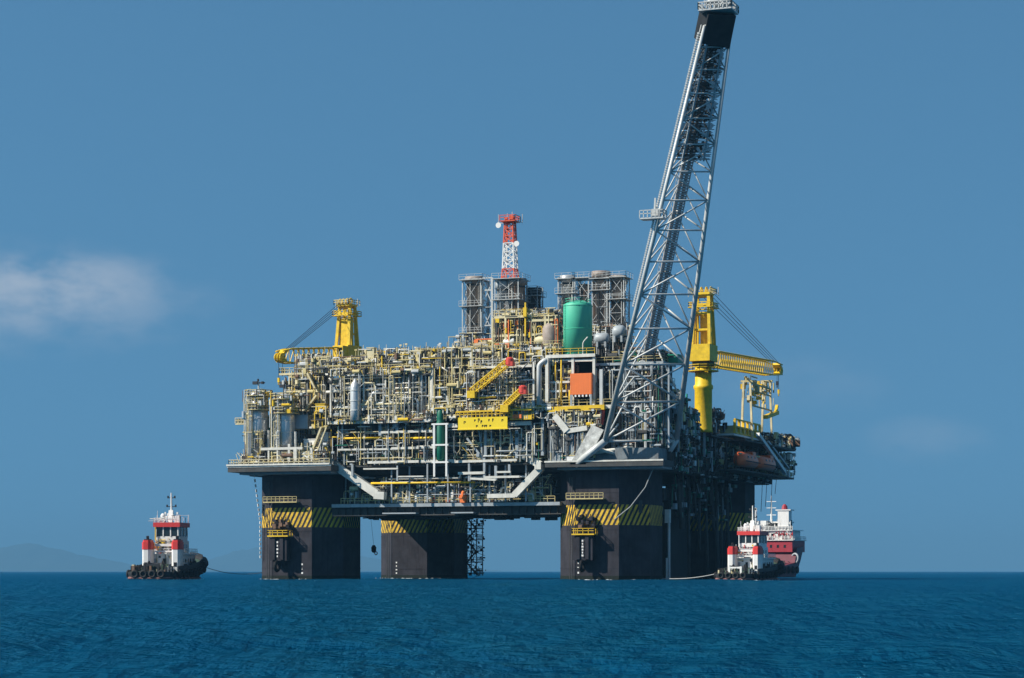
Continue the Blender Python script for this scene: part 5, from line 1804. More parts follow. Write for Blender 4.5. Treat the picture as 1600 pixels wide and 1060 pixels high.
def lifeboat(yc, L, label):
    t = thing('lifeboat', label, 'lifeboat', (50.2, yc, 22.6), 'enclosed lifeboats')
    m = MB()
    n = 14
    st_ = [(-.5, .05, .5), (-.47, .55, .8), (-.36, .9, 1.0), (-.1, 1.0, 1.0), (.2, 1.0, 1.0), (.38, .85, 1.0), (.47, .5, .9), (.5, .05, .7)]
    for (u, w, h) in st_:
        for j in range(n):
            a = 2 * math.pi * j / n
            x, z = math.cos(a) * 1.6 * w, math.sin(a)
            z = z * 1.8 * h if z > 0 else z * 1.2 * (.4 + .6 * h)
            m.v.append((50.2 + x, yc + u * L, 24.1 + z))
    for i in range(len(st_) - 1):
        for j in range(n):
            k = (j + 1) % n
            m.face((i * n + j, i * n + k, (i + 1) * n + k, (i + 1) * n + j))
    m.face(tuple(range(n))); m.face(tuple((len(st_) - 1) * n + j for j in reversed(range(n))))
    m.build('hull', 'boat_orange', t, smooth=True)
    m = MB()
    m.box(49.2, 51.2, yc + L * .12, yc + L * .32, 25.3, 26.2); m.build('helm_cupola', 'boat_orange', t)
    m = MB(); m.bar((51.8, yc - L * .42, 24.0), (51.8, yc + L * .42, 24.0), .12, .16); m.build('rubbing_strake', 'dark', t)
    for k in range(3):
        m = MB(); y = yc - L * .25 + k * L * .2; m.box(51.5, 51.72, y - .3, y + .3, 24.7, 25.05); m.build('window', 'glass_dark', t)
    for s in (-.36, .36):
        m = MB(); m.tube((50.2, yc + s * L, 25.4), (50.2, yc + s * L, 28.2), .07, 5); m.build('fall_wire', 'cable', t)


ya, yb = at(1150, 728, X=50).y, at(1206, 728, X=50).y
lifeboat(ya + (yb - ya) * .24, (yb - ya) * .46, 'orange enclosed lifeboat under the deck, nearer the crane pedestal')
lifeboat(ya + (yb - ya) * .74, (yb - ya) * .46, 'orange enclosed lifeboat under the deck, nearer the platform corner')


# ------------------------------------------------------------------ cranes
def crane(label, X, Y, z_ped0, z_ped1, z_house, z_top, B1, w, ped_r, yaw, bh):
    """pedestal crane; yaw: unit vector of the boom"""
    t = thing('pedestal_crane', label, 'crane', (X, Y, z_ped0), 'yellow pedestal cranes')
    m = MB()
    H = z_ped1 - z_ped0
    m.lathe((X, Y, 0), [(ped_r * 1.1, z_ped0), (ped_r, z_ped0 + .6), (ped_r, z_ped0 + H * .6), (ped_r * 1.12, z_ped0 + H * .62), (ped_r * 1.12, z_ped0 + H * .66), (ped_r * .95, z_ped0 + H * .68), (ped_r * .95, z_ped1)], 22)
    m.build('pedestal', 'crane_yellow', t, smooth=True)
    m = MB(); m.lathe((X, Y, z_ped0 + H * .86), [(ped_r, 0), (ped_r * 1.75, .02), (ped_r * 1.75, .18), (ped_r, .2)], 20)
    rail(m, [(X + ped_r * 1.7 * math.cos(a), Y + ped_r * 1.7 * math.sin(a), z_ped0 + H * .86 + .2) for a in np.linspace(0, 6.283, 13)], 1.1, 3, .06); m.build('ring_walkway', 'crane_yellow', t)
    m = MB(); m.lathe((X, Y, z_ped1 - .8), [(ped_r * 1.02, 0), (ped_r * 1.3, .1), (ped_r * 1.3, .7), (ped_r * 1.02, .8)], 20); m.build('slew_ring', 'shade_steel', t)
    d = Vector((yaw[0], yaw[1], 0)).normalized()
    s = Vector((-d.y, d.x, 0))
    O = Vector((X, Y, 0))

    def P(a, b, z):
        return O + d * a + s * b + Vector((0, 0, z))

    def obox(name, a0, a1, b0, b1, z0, z1, mt, taper=1.0):
        m = MB()
        for z, k in ((z0, 1.0), (z1, taper)):
            for (a, b) in ((a0, b0), (a1, b0), (a1, b1), (a0, b1)):
                m.v.append(tuple(P(a * k, b * k, z)))
        for q in ((3, 2, 1, 0), (4, 5, 6, 7), (0, 1, 5, 4), (1, 2, 6, 5), (2, 3, 7, 6), (3, 0, 4, 7)):
            m.face(q)
        return m.build(name, mt, t)

    hw = w / 2
    obox('machinery_house', -hw * 1.3, hw * 1.15, -hw * 1.05, hw * 1.05, z_ped1, z_house, 'crane_yellow')
    obox('operator_cab', hw * 1.15, hw * 2.0, hw * .2, hw * 1.0, z_ped1 + .2, z_house - .3, 'crane_yellow')
    obox('cab_window', hw * 2.0, hw * 2.03, hw * .28, hw * .92, z_ped1 + .9, z_house - .7, 'glass_dark')
    tw = hw * .86
    # gantry: two plated legs, cross plates, open top
    for sg_ in (-1, 1):
        for fa in (-.8, .75):
            m = MB(); m.bar(P(fa * hw, sg_ * tw, z_house), P(fa * hw * .55 - .1, sg_ * tw * .8, z_top - 1.2), .62, .5); m.build('gantry_leg', 'crane_yellow', t)
        m = MB()
        zz0, zz1 = z_house, z_house + (z_top - z_house) * .62
        for fa in (-.55, .1):
            m.bar(P(fa * hw, sg_ * tw * .93, zz0), P(fa * hw * .8, sg_ * tw * .87, zz1), .2, hw * .5)
        m.build('gantry_plate', 'crane_yellow', t)
    m = MB(); m.bar(P(.45 * hw, 0, z_house), P(.3 * hw, 0, z_house + (z_top - z_house) * .6), w * .42, .25); m.build('gantry_front_plate', 'crane_yellow', t)
    for f in (.3, .62, .8, .97):
        z = z_house + (z_top - 1.2 - z_house) * f
        m = MB(); k = 1 - .2 * f; m.bar(P(.3 * hw, -tw * k, z), P(.3 * hw, tw * k, z), .35, .5); m.build('cross_plate', 'crane_yellow', t)
        m = MB(); m.bar(P(-.5 * hw, -tw * k, z), P(-.5 * hw, tw * k, z), .3, .4); m.build('cross_plate', 'crane_yellow', t)
    z = z_house + (z_top - z_house) * .66
    m = MB()
    c4 = [P(-hw * 1.1, -hw * 1.1, z), P(hw * 1.1, -hw * 1.1, z), P(hw * 1.1, hw * 1.1, z), P(-hw * 1.1, hw * 1.1, z)]
    for p, q in zip(c4, c4[1:] + c4[:1]):
        m.bar(p, q, .35, .18)
    rail(m, c4 + c4[:1], 1.0, 1.0, .06)
    m.build('gantry_walkway', 'crane_yellow', t)
    obox('sheave_head', -hw * .75, hw * .75, -hw * .85, hw * .85, z_top - 1.3, z_top - .8, 'crane_yellow')
    for b in (-.7, -.25, .25, .7):
        m = MB(); c = P(.2 * hw, b * hw, z_top - .2); m.torus(c, .55, .14, s, 12, 6); m.build('sheave', 'crane_yellow', t, smooth=True)
    m = MB(); rail(m, [P(-hw, -hw, z_top - 1), P(hw, -hw, z_top - 1), P(hw, hw, z_top - 1), P(-hw, hw, z_top - 1)], 1.0, .9, .07); m.build('head_rail', 'scaffold', t)
    for b in (-1.5, 1.5):
        m = MB(); m.tube(P(0, b * hw, z_top - 1.5), P(0, b * hw, z_top + .2), .09, 6); m.bar(P(0, 0, z_top - 1), P(0, b * hw, z_top - 1), .12); m.build('lamp_pole', 'galvanised', t)
    # lattice boom
    A = P(hw * 1.2, 0, z_ped1 + 1.0)
    B1 = Vector(B1)
    ax = (B1 - A).normalized()
    sd_ = Vector((-ax.y, ax.x, 0)).normalized()
    uu = sd_.cross(ax).normalized()
    if uu.z < 0:
        uu = -uu
    ch = []
    hb, hh = 1.15, bh / 2
    for (b, h) in ((-1, -1), (1, -1), (1, 1), (-1, 1)):
        p0, p1 = A + sd_ * b * hb * .8 + uu * h * hh * .7, A.lerp(B1, .1) + sd_ * b * hb + uu * h * hh
        p2, p3 = A.lerp(B1, .86) + sd_ * b * hb + uu * h * hh, B1 + sd_ * b * hb * .8 + uu * h * hh * .7
        m = MB(); m.path([p0, p1, p2, p3], .17, 6); m.build('boom_chord', 'crane_yellow', t, smooth=True)
        ch.append([p0, p1, p2, p3])
    m = MB()
    K = max(8, int((B1 - A).length / 2.0))
    for k in range(K):
        f0, f1 = k / K, (k + 1) / K
        for i in range(4):
            j = (i + 1) % 4
            ca = lambda c, f: c[1].lerp(c[2], f)
            m.bar(ca(ch[i], f0), ca(ch[j], f1), .13)
            m.bar(ca(ch[i], f0), ca(ch[j], f0), .11)
    m.build('boom_lattice', 'crane_yellow', t)
    m = MB()
    for k in range(K):
        f = k / K
        m.bar(ch[2][1].lerp(ch[2][2], f) + uu * .1, ch[3][1].lerp(ch[3][2], f) + uu * .1, .5, .08)
    m.build('boom_walkway_grating', 'scaffold', t)
    m = MB()
    for b in (-.6, 0, .6):
        m.torus(B1 + sd_ * b * hb - uu * .2, .75, .2, sd_, 14, 6)
    m.bar(B1 - ax * 1.6 + uu * hh * .8, B1 + ax * .4, hb * 1.6, .5)
    m.bar(B1 - ax * 1.2 - uu * hh * .7, B1 + ax * .5, hb * 1.4, .6)
    m.build('boom_head', 'crane_yellow', t)
    for b in (-.7, -.25, .25, .7):
        a0 = P(.3 * hw, b * hw, z_top - .4)
        m = MB(); m.tube(a0, B1 - ax * 3.0 + sd_ * b * hb + uu * hh, .055, 5); m.build('luffing_wire', 'cable', t)
    for (off_, L, r) in ((.3, 4.4, .06), (-.9, 2.6, .05)):
        h0 = B1 + ax * off_
        m = MB(); m.tube(h0, h0 - Vector((0, 0, L)), r, 5); m.build('hoist_wire', 'cable', t)
        m = MB(); c = h0 - Vector((0, 0, L)); m.box(c.x - .22, c.x + .22, c.y - .22, c.y + .22, c.z - .9, c.z); m.torus(c - Vector((0, 0, 1.2)), .25, .08, (1, 0, 0), 10, 5); m.build('hook_block', 'crane_yellow' if L > 3 else 'cable', t)
    return t


q0 = at(1099, 676, X=44.8)
B1r = at(1216, 578, X=47.5)
dirr = (B1r.x - q0.x, B1r.y - q0.y)
crane('yellow crane with its boom resting over the lifeboat deck, beside the flare boom', q0.x, q0.y, q0.z, at(1100, 566, X=44.8).z, at(1100, 540, X=44.8).z, at(1100, 452, X=44.8).z, B1r, 4.2, 1.75, dirr, 3.0)
q1 = at(542, 600, Y=-12)
B1l = at(437, 557, Y=-33.5)
crane('yellow crane with its boom reaching out over the twin tall vessels', q1.x, q1.y, 40.3, fz(542, 563, -12), fz(542, 541, -12), fz(542, 470, -12), B1l, 3.9, 1.7, (B1l.x - q1.x, B1l.y - q1.y), 2.9)

# boom rest
br = thing('boom_rest', 'pale steel trestle holding up the end of the crane boom', 'trestle', at(1185, 655, X=46))
for px in (1167, 1198):
    a, b = at(px, 655, X=46.5), at(px, 596, X=46.5)
    for dx in (-1.2, 1.2):
        m = MB(); m.bar((46.5 + dx, a.y, 29), (46.5 + dx * .6, a.y, b.z), .42); m.build('leg', 'cream', br)
    m = MB(); m.bar((45.2, a.y, b.z), (47.8, a.y, b.z), .4); m.build('cap_beam', 'scaffold', br)
ya, yb = at(1167, 600, X=46.5).y, at(1198, 600, X=46.5).y
m = MB()
flank_clutter(m, 45.4, 47.8, ya - 1, yb + 2, at(1180, 634, X=46.5).z, at(1180, 592, X=46.5).z, 60, ['cream', 'yellow', 'scaffold'], rnd)
m.build('small_fitting', None, br, kind='stuff')
for py in (603, 614, 637):
    m = MB(); m.bar((47.4, ya, at(1180, py, X=46.5).z), (47.4, yb, at(1180, py, X=46.5).z), .3); m.build('tie_beam', 'scaffold', br)
m = MB(); q = at(1205, 648, X=48); m.bar(at(1196, 652, X=48), at(1214, 645, X=48), 1.0, .8); m.bar(at(1212, 645, X=48), at(1214, 634, X=48), .6); m.build('yellow_bracket', 'crane_yellow', br)

# ------------------------------------------------------------------ boats
def loft(m, stations, prof):
    n = len(prof(stations[0]))
    b = len(m.v)
    for s_ in stations:
        m.v += prof(s_)
    for i in range(len(stations) - 1):
        for j in range(n - 1):
            m.face((b + i * n + j, b + i * n + j + 1, b + (i + 1) * n + j + 1, b + (i + 1) * n + j))
        m.face((b + i * n + n - 1, b + i * n, b + (i + 1) * n, b + (i + 1) * n + n - 1))
    m.face(tuple(b + j for j in range(n)))
    m.face(tuple(b + (len(stations) - 1) * n + j for j in reversed(range(n))))


def heading(theta):
    d = FWD * math.cos(theta) + RGT * math.sin(theta)
    return math.atan2(d.y, d.x)


def tug(label, pos, theta, variant, scale=1.0):
    t = thing('tugboat', label, 'tugboat', (pos.x, pos.y, 0), 'harbour tugs', local=True, rotz=heading(theta))
    t.scale = (scale, scale, scale)
    r = random.Random(31 + variant)
    st_ = [(-13.2, 3.4, 1.5), (-12.6, 4.3, 1.5), (-9, 5.0, 1.5), (-3, 5.4, 1.7), (3, 5.5, 2.3), (7.5, 5.2, 3.2), (10.5, 4.1, 3.9), (12.6, 2.4, 4.3), (13.8, .4, 4.5)]

    def prof(s_):
        x, b, z = s_
        f = max(0, x) / 13.2
        return [(x, -b * .55 * (1 - .4 * f), -1.4), (x - f * .5, -b * (.93 - .25 * f), 0.0), (x, -b, z * .7), (x, -b, z), (x, b, z), (x, b, z * .7), (x - f * .5, b * (.93 - .25 * f), 0.0), (x, b * .55 * (1 - .4 * f), -1.4)]
    m = MB(); loft(m, st_, prof); h = m.build('hull', 'tug_black', t)
    # waterline band
    m = MB()
    for sgn in (-1, 1):
        m.path([(x - .02, sgn * (b * (.955 - .2 * max(0, x) / 13.2) + .05), .28) for (x, b, z) in st_], .2, 6)
    m.path([(-13.25, -3.3, .28), (-13.25, 3.3, .28)], .2, 6)
    m.build('waterline_band', 'boot_red', h)
    m = MB()
    loft(m, [(x * .985, b - .35, z) for (x, b, z) in st_], lambda s_: [(s_[0], -s_[1], s_[2] + .01), (s_[0], -s_[1], s_[2] + .05), (s_[0], s_[1], s_[2] + .05), (s_[0], s_[1], s_[2] + .01)])
    m.build('deck', 'deck_green', t)
    m = MB()
    for sgn in (-1, 1):
        for (a, b) in zip(st_[2:], st_[3:]):
            m.bar((a[0], sgn * (a[1] - .1), a[2] + .55), (b[0], sgn * (b[1] - .1), b[2] + .55), .14, 1.2)
    m.build('bulwark', 'tug_black', t)
    # fendering: heavy bow fender and tyres
    m = MB()
    pts = [(x + .15, sgn_b, z + .1) for (x, sgn_b, z) in [(5, -5.5, 2.6), (7.6, -5.3, 3.1), (10.6, -4.2, 3.7), (12.8, -2.4, 4.1), (14.0, 0, 4.3), (12.8, 2.4, 4.1), (10.6, 4.2, 3.7), (7.6, 5.3, 3.1), (5, 5.5, 2.6)]]
    m.path(pts, .85, 10); m.build('bow_fender', 'rubber', t, smooth=True)
    for sgn in (-1, 1):
        for k in range(9):
            x = -11 + k * 2.3
            b = np.interp(x, [s_[0] for s_ in st_], [s_[1] for s_ in st_])
            z = np.interp(x, [s_[0] for s_ in st_], [s_[2] for s_ in st_])
            m = MB(); m.torus((x, sgn * (b + .15), z * .62 + .15), .62, .26, (0, 1, 0), 12, 6); m.build('tyre_fender', 'rubber', t, smooth=True)
    for k in range(4):
        m = MB(); m.torus((-13.35, -2.7 + k * 1.8, 1.05), .6, .25, (1, 0, 0), 12, 6); m.build('tyre_fender', 'rubber', t, smooth=True)
    # deckhouse
    m = MB(); m.box(-2.5, 7.2, -3.5, 3.5, 1.9, 5.0); m.build('deckhouse', 'tug_white', t)
    m = MB(); m.box(-2.9, 7.6, -3.9, 3.9, 5.0, 5.18); rail(m, [(-2.9, -3.8, 5.18), (-2.9, 3.8, 5.18), (7.5, 3.8, 5.18)], 1.0, 1.0, .05); rail(m, [(-2.9, -3.8, 5.18), (7.5, -3.8, 5.18)], 1.0, 1.0, .05); m.build('boat_deck', 'tug_white', t)
    m = MB(); m.box(-.6, 6.0, -2.5, 2.5, 5.18, 7.8); m.build('bridge_house', 'tug_white', t)
    for y in (-1.0, .9):
        m = MB(); m.box(-.66, -.6, y - .35, y + .35, 5.4, 7.2); m.build('door', 'shade_steel', t)
    for y in (-1.9, 0.0, 1.9):
        m = MB(); m.box(-2.56, -2.5, y - .3, y + .3, 2.3, 4.2); m.build('door', 'steel_grey' if y else 'dark', t)
    m = MB(); m.prism([(-.9, -2.4), (5.4, -2.4), (6.6, -1.2), (6.6, 1.2), (5.4, 2.4), (-.9, 2.4)], 7.8, 8.7); m.build('wheelhouse_wall', 'tug_white', t)
    m = MB(); m.prism([(-.7, -2.2), (5.2, -2.2), (6.3, -1.1), (6.3, 1.1), (5.2, 2.2), (-.7, 2.2)], 8.7, 10.6); m.build('wheelhouse_glazing_core', 'glass_dark', t)
    corners = [(-.9, -2.4), (1.2, -2.4), (3.3, -2.4), (5.4, -2.4), (6.6, -1.2), (6.6, 1.2), (5.4, 2.4), (3.3, 2.4), (1.2, 2.4), (-.9, 2.4), (-.9, .8), (-.9, -.8)]
    for (x, y) in corners:
        m = MB(); m.bar((x, y * .97, 8.7), (x * .97, y * .95, 10.6), .22); m.build('window_post', 'tug_white', t)
    cc = corners + corners[:1]
    for (p, q) in zip(cc, cc[1:]):
        m = MB(); a = Vector((p[0] * .985, p[1] * .955, 8.8)); b = Vector((q[0] * .985, q[1] * .955, 8.8)); m.quad(a, b, b + Vector((0, 0, 1.7)), a + Vector((0, 0, 1.7))); m.build('window_pane', 'glass_dark', t)
    m = MB(); m.prism([(-1.3, -2.8), (5.7, -2.8), (7.0, -1.4), (7.0, 1.4), (5.7, 2.8), (-1.3, 2.8)], 10.6, 11.5); m.build('wheelhouse_roof', 'tug_red', t)
    m = MB(); rail(m, [(-1.2, -2.7, 11.5), (-1.2, 2.7, 11.5), (5.6, 2.7, 11.5)], .9, .9, .05); m.build('roof_rail', 'white_paint', t)
    m = MB(); m.box(.4, 1.4, -2.2, -1.2, 11.5, 12.9); m.build('searchlight_box', 'white_paint', t); m = MB(); m.box(1.4, 2.2, 1.3, 2.2, 11.5, 12.6); m.lathe((2.0, 1.7, 12.6), [(.5, 0), (.55, .4), (.3, .8)], 10); m.build('fire_monitor', 'white_paint', t)
    # funnel casings
    for sgn in (-1, 1):
        y0, y1 = (2.2, 3.95) if sgn > 0 else (-3.95, -2.2)
        m = MB(); m.prism([(-5.2, y0 + .4), (-4.7, y0), (-2.52, y0), (-2.52, y1), (-4.7, y1), (-5.2, y1 - .4)], 1.7, 6.0); c = m.build('funnel_casing', 'tug_white', t)
        m = MB(); m.prism([(-5.25, y0 + .38), (-4.75, y0 - .05), (-2.5, y0 - .05), (-2.5, y1 + .05), (-4.75, y1 + .05), (-5.25, y1 - .38)], 6.0, 7.5); m.prism([(-5.05, y0 + .45), (-4.6, y0 + .1), (-2.6, y0 + .1), (-2.6, y1 - .1), (-4.6, y1 - .1), (-5.05, y1 - .45)], 7.5, 7.9); m.build('funnel_top', 'tug_red', c)
        m = MB(); m.prism([(-4.8, y0 + .4), (-2.9, y0 + .4), (-2.9, y1 - .4), (-4.8, y1 - .4)], 7.9, 8.1); m.tube((-3.8, (y0 + y1) / 2, 8.0), (-4.0, (y0 + y1) / 2, 8.7), .3, 8); m.build('exhaust_outlet', 'tug_black', c)
        m = MB(); m.box(-5.26, -5.18, (y0 + y1) / 2 - .3, (y0 + y1) / 2 + .3, 2.6, 3.4); m.build('vent_louvre', 'dark', c)
    m = MB(); m.bar((-3.0, -1.9, 6.9), (-3.0, 1.9, 6.9), .3, .5); m.bar((-3.2, -1.9, 5.6), (-3.2, 1.9, 5.6), .2, .3); m.build('casing_bridge', 'white_paint', t)
    # mast
    m = MB(); m.tube((2.2, 0, 11.5), (2.0, 0, 17.6), .26, 8, .14); m.build('mast_pole', 'white_paint', t)
    for (x_, y_, z_) in ((-.9, -2.0, 13.6), (-.9, 2.0, 13.9), (4.8, 2.2, 13.2)):
        m = MB(); m.tube((x_, y_, 11.5), (x_, y_, z_), .05, 5); m.build('whip_antenna', 'white_paint', t)
    m = MB(); m.bar((1.2, 0, 11.5), (1.9, 0, 14.0), .5, .9); m.build('mast_foot', 'white_paint', t)
    for z, w_ in ((13.3, 1.3), (14.8, .9), (16.6, .7)):
        m = MB(); m.bar((2.1, -w_, z), (2.1, w_, z), .14)
        for s_ in (-w_, w_):
            m.box(1.95, 2.25, s_ - .14, s_ + .14, z - .1, z + .4)
        m.build('mast_yard', 'white_paint' if z < 14 else 'tug_black', t)
    m = MB(); m.box(1.6, 2.6, -1.5, 1.5, 12.6, 12.85); m.build('radar_scanner', 'white_paint', t)
    for s_ in (-1, 1):
        m = MB(); m.bar((.6, s_ * 1.2, 11.5), (2.1, 0, 14.4), .14); m.build('mast_stay', 'white_paint', t)
    # deck gear aft
    m = MB(); m.lathe((-8.2, 0, 2.7), [(1.0, -1.5), (1.0, -1.35), (.6, -1.3), (.6, 1.3), (1.0, 1.35), (1.0, 1.5)], 14, 'Y'); m.build('tow_winch', 'tug_black', t, smooth=True)
    m = MB(); m.box(-8.9, -7.5, -1.9, 1.9, 1.5, 2.1); m.build('winch_bed', 'shade_steel', t)
    m = MB(); m.bar((-11, -1.4, 1.5), (-11, -1.4, 3.2), .45); m.bar((-11, 1.4, 1.5), (-11, 1.4, 3.2), .45); m.bar((-11, -1.6, 2.9), (-11, 1.6, 2.9), .4); m.build('towing_bitt', 'tug_black' if variant == 0 else 'white_paint', t)
    m = MB()
    for k in range(70):
        x, y = r.uniform(-12, -2.8), r.uniform(-4.0, 4.0)
        m.mat(r.choice(['tug_black', 'dark', 'deck_green', 'rust', 'tug_black', 'cream']))
        a = r.uniform(.15, .6)
        m.box(x, x + a, y, y + a, 1.55, 1.6 + r.uniform(.3, 1.5))
    for k in range(26):
        x, y = r.uniform(-2, 12), r.choice([-1, 1]) * r.uniform(3.6, 4.3)
        m.mat(r.choice(['tug_black', 'dark', 'shade_steel']))
        m.box(x, x + r.uniform(.3, 1.2), y * (1 if x < 6 else .5) - .3, y * (1 if x < 6 else .5) + .3, 2, 2.6 + r.uniform(.3, 1.4))
    m.build('deck_gear', None, t, kind='stuff')
    m = MB(); rail(m, [(-12.6, -3.9, 1.5), (-9, -4.7, 1.5), (-3, -5.0, 1.7)], 1.0, 1.2, .05); m.build('hand_rail', 'steel_grey', t, kind='stuff')
    for y in (-3.0, -1.0, 1.0, 3.0):
        m = MB(); m.box(-2.56, -2.5, y - .22, y + .22, 4.3, 4.75); m.build('porthole_window', 'glass_dark', t)
    for sgn in (-1, 1):
        for k in range(5):
            x = -1.2 + k * 1.7
            m = MB(); m.box(x - .3, x + .3, sgn * 3.5 - .04, sgn * 3.5 + .04, 3.4, 4.2); m.build('porthole_window', 'glass_dark', t)
        for k in range(3):
            x = .6 + k * 1.9
            m = MB(); m.box(x - .35, x + .35, sgn * 2.5 - .04, sgn * 2.5 + .04, 6.2, 7.1); m.build('porthole_window', 'glass_dark', t)
        m = MB(); m.lathe((1.5, sgn * 3.2, 5.9), [(.2, -1.1), (.42, -.9), (.42, .9), (.2, 1.1)], 10, 'X'); m.build('life_raft_canister', 'white_paint', t, smooth=True)
    m = MB()
    clutter(m, -2.8, -.7, -2.6, 2.6, 5.2, 8.4, 34, ['white_paint', 'steel_grey', 'yellow', 'dark', 'cream', 'tug_red'], r, .7)
    clutter(m, -2.7, -2.5, -1.8, 1.8, 1.8, 5.0, 16, ['steel_grey', 'dark', 'cream'], r, .6)
    clutter(m, -.8, 5.6, -2.5, 2.5, 11.5, 13.2, 26, ['white_paint', 'galvanised', 'dark'], r, .5)
    m.build('small_fitting', None, t, kind='stuff')
    for (x, y) in ((-.7, 2.2), (-.7, -2.2)):
        m = MB(); m.torus((x, y, 6.4), .34, .09, (1, 0, 0), 14, 6); m.build('life_ring', 'orange', t, smooth=True)
    m = MB(); m.bar((-.8, 1.2, 5.2), (-2.2, 1.2, 8.0), .1); m.bar((-.8, 1.8, 5.2), (-2.2, 1.8, 8.0), .1); m.bar((-1.2, 2.35, 7.8), (-1.2, 2.35, 10.6), .18); m.build('boarding_ladder', 'yellow' if variant == 0 else 'white_paint', t)
    return t


tl = away(263, 900, 468)
tug('black hulled tug with red and white funnels on open water away from the platform', tl, math.radians(9), 0)
tr = away(1172, 900, 424)
tug('black hulled tug with red and white funnels in front of the maroon ship', tr, math.radians(24), 1, .78)


def supply_ship(pos, theta):
    t = thing('supply_ship', 'maroon hulled supply ship with white bridge behind the tug at the platform corner', 'ship', (pos.x, pos.y, 0), local=True, rotz=heading(theta))
    st_ = [(-26, 6.2, 3.0), (-20, 7.0, 3.0), (-5, 7.2, 3.2), (4, 7.2, 4.0), (6, 7.2, 7.0), (14, 6.6, 7.6), (20, 4.8, 8.4), (25, 2.2, 9.2), (28, .3, 9.6)]

    def prof(s_):
        x, b, z = s_
        f = max(0, x - 4) / 24
        return [(x, -b * .5 * (1 - .5 * f), -3), (x - f * 3.5, -b * (.97 - .55 * f), 0.0), (x - f * 1.5, -b * (1 - .2 * f), z * .6), (x, -b, z), (x, b, z), (x - f * 1.5, b * (1 - .2 * f), z * .6), (x - f * 3.5, b * (.97 - .55 * f), 0.0), (x, b * .5 * (1 - .5 * f), -3)]
    m = MB(); loft(m, st_, prof); h = m.build('hull', 'ship_hull', t)
    m = MB()
    for sgn in (-1, 1):
        for (a, b) in zip(st_[4:], st_[5:]):
            m.bar((a[0], sgn * (a[1] - .05), a[2] + .5), (b[0], sgn * (b[1] - .05), b[2] + .5), .15, 1.1)
    m.build('bulwark', 'ship_hull', h)
    for k in range(7):
        x = -18 + k * 4
        m = MB(); m.torus((x, -7.35, 2.0), .8, .3, (0, 1, 0), 12, 6); m.build('tyre_fender', 'rubber', t, smooth=True)
    m = MB(); m.box(5, 17, -6.2, 6.2, 7.0, 10.2); m.build('lower_house', 'maroon', t)
    m = MB(); m.box(4.6, 17.4, -6.6, 6.6, 10.2, 10.4); rail(m, [(4.6, -6.5, 10.4), (4.6, 6.5, 10.4)], 1.0, 1.2, .06); rail(m, [(4.6, -6.5, 10.4), (17, -6.5, 10.4)], 1.0, 1.2, .06); m.build('deck_slab', 'white_paint', t)
    m = MB(); m.box(6.5, 16, -5.2, 5.2, 10.4, 13.0); m.build('upper_house', 'tug_white', t)
    for k in range(5):
        y = -4 + k * 2
        m = MB(); m.box(6.44, 6.5, y - .4, y + .4, 11.2, 12.2); m.build('window', 'glass_dark', t)
        m = MB(); m.box(4.94, 5.0, y - .3, y + .3, 8.2, 9.0); m.build('porthole_window', 'glass_dark', t)
    m = MB(); m.box(6.0, 16.4, -6.0, 6.0, 13.0, 13.2); rail(m, [(6, -5.9, 13.2), (6, 5.9, 13.2)], 1.0, 1.0, .06); m.build('deck_slab', 'white_paint', t)
    m = MB(); m.box(8.5, 14, -3.6, 3.6, 13.2, 14.0); m.build('bridge_wall', 'tug_white', t)
    m = MB(); m.box(8.7, 13.8, -3.4, 3.4, 14.0, 15.2); m.build('bridge_glazing', 'glass_dark', t)
    for y in (-3.5, -1.8, 0, 1.8, 3.5):
        m = MB(); m.bar((8.6, y, 14.0), (8.6, y, 15.2), .25); m.build('window_post', 'tug_white', t)
    m = MB(); m.box(8.2, 14.3, -3.9, 3.9, 15.2, 15.6); m.build('bridge_roof', 'tug_white', t)
    m = MB(); m.box(6.2, 9.0, -4.8, -1.6, 13.2, 18.6); f = m.build('funnel', 'tug_white', t)
    m = MB(); m.box(6.0, 9.6, -5.4, -1.0, 18.6, 18.9); m.build('funnel_rim', 'tug_white', f)
    m = MB(); m.lathe((7.6, -3.2, 18.9), [(.9, 0), (.7, 1.0), (.3, 1.5)], 10); m.build('funnel_cap', 'maroon', f)
    m = MB(); m.box(6.2, 9.0, 1.8, 4.8, 13.2, 15.8); m.build('funnel', 'tug_white', t)
    m = MB(); m.tube((10.5, 1.6, 15.6), (10.5, 1.6, 23.0), .3, 8, .12)
    for z in (17.5, 19.5, 21.3):
        m.bar((10.5, .2, z), (10.5, 3.0, z), .16)
    m.build('main_mast', 'white_paint', t)
    m = MB(); a = [Vector((5.4 + dx, 4.6 + dy, 10.4)) for dx, dy in ((0, 0), (1, 0), (1, 1), (0, 1))]; b = [v + Vector((0, 0, 9)) for v in a]; lattice(m, a, b, 6, .07)
    for p, q in zip(a, b):
        m.bar(p, q, .14)
    m.build('signal_mast_lattice', 'white_paint', t)
    m = MB()
    clutter(m, 4.8, 6.4, -6.2, 6.2, 10.4, 13.0, 60, ['white_paint', 'galvanised', 'maroon', 'tug_red'], random.Random(5), .9)
    clutter(m, 6.0, 8.2, -5.6, 5.6, 13.2, 16.0, 60, ['white_paint', 'galvanised', 'dark'], random.Random(6), .9)
    clutter(m, -20, 4, -6, 6, 3.1, 4.6, 60, ['maroon', 'dark', 'rust', 'deck_green'], random.Random(7), 1.2)
    m.build('deck_gear', None, t, kind='stuff')
    m = MB(); m.torus((5.0, -7.0, 5.2), 1.3, .3, (1, -.6, 0), 18, 6); m.build('hawser_reel', 'steel_grey', t, smooth=True)


supply_ship(away(1196, 900, 640), math.radians(24))

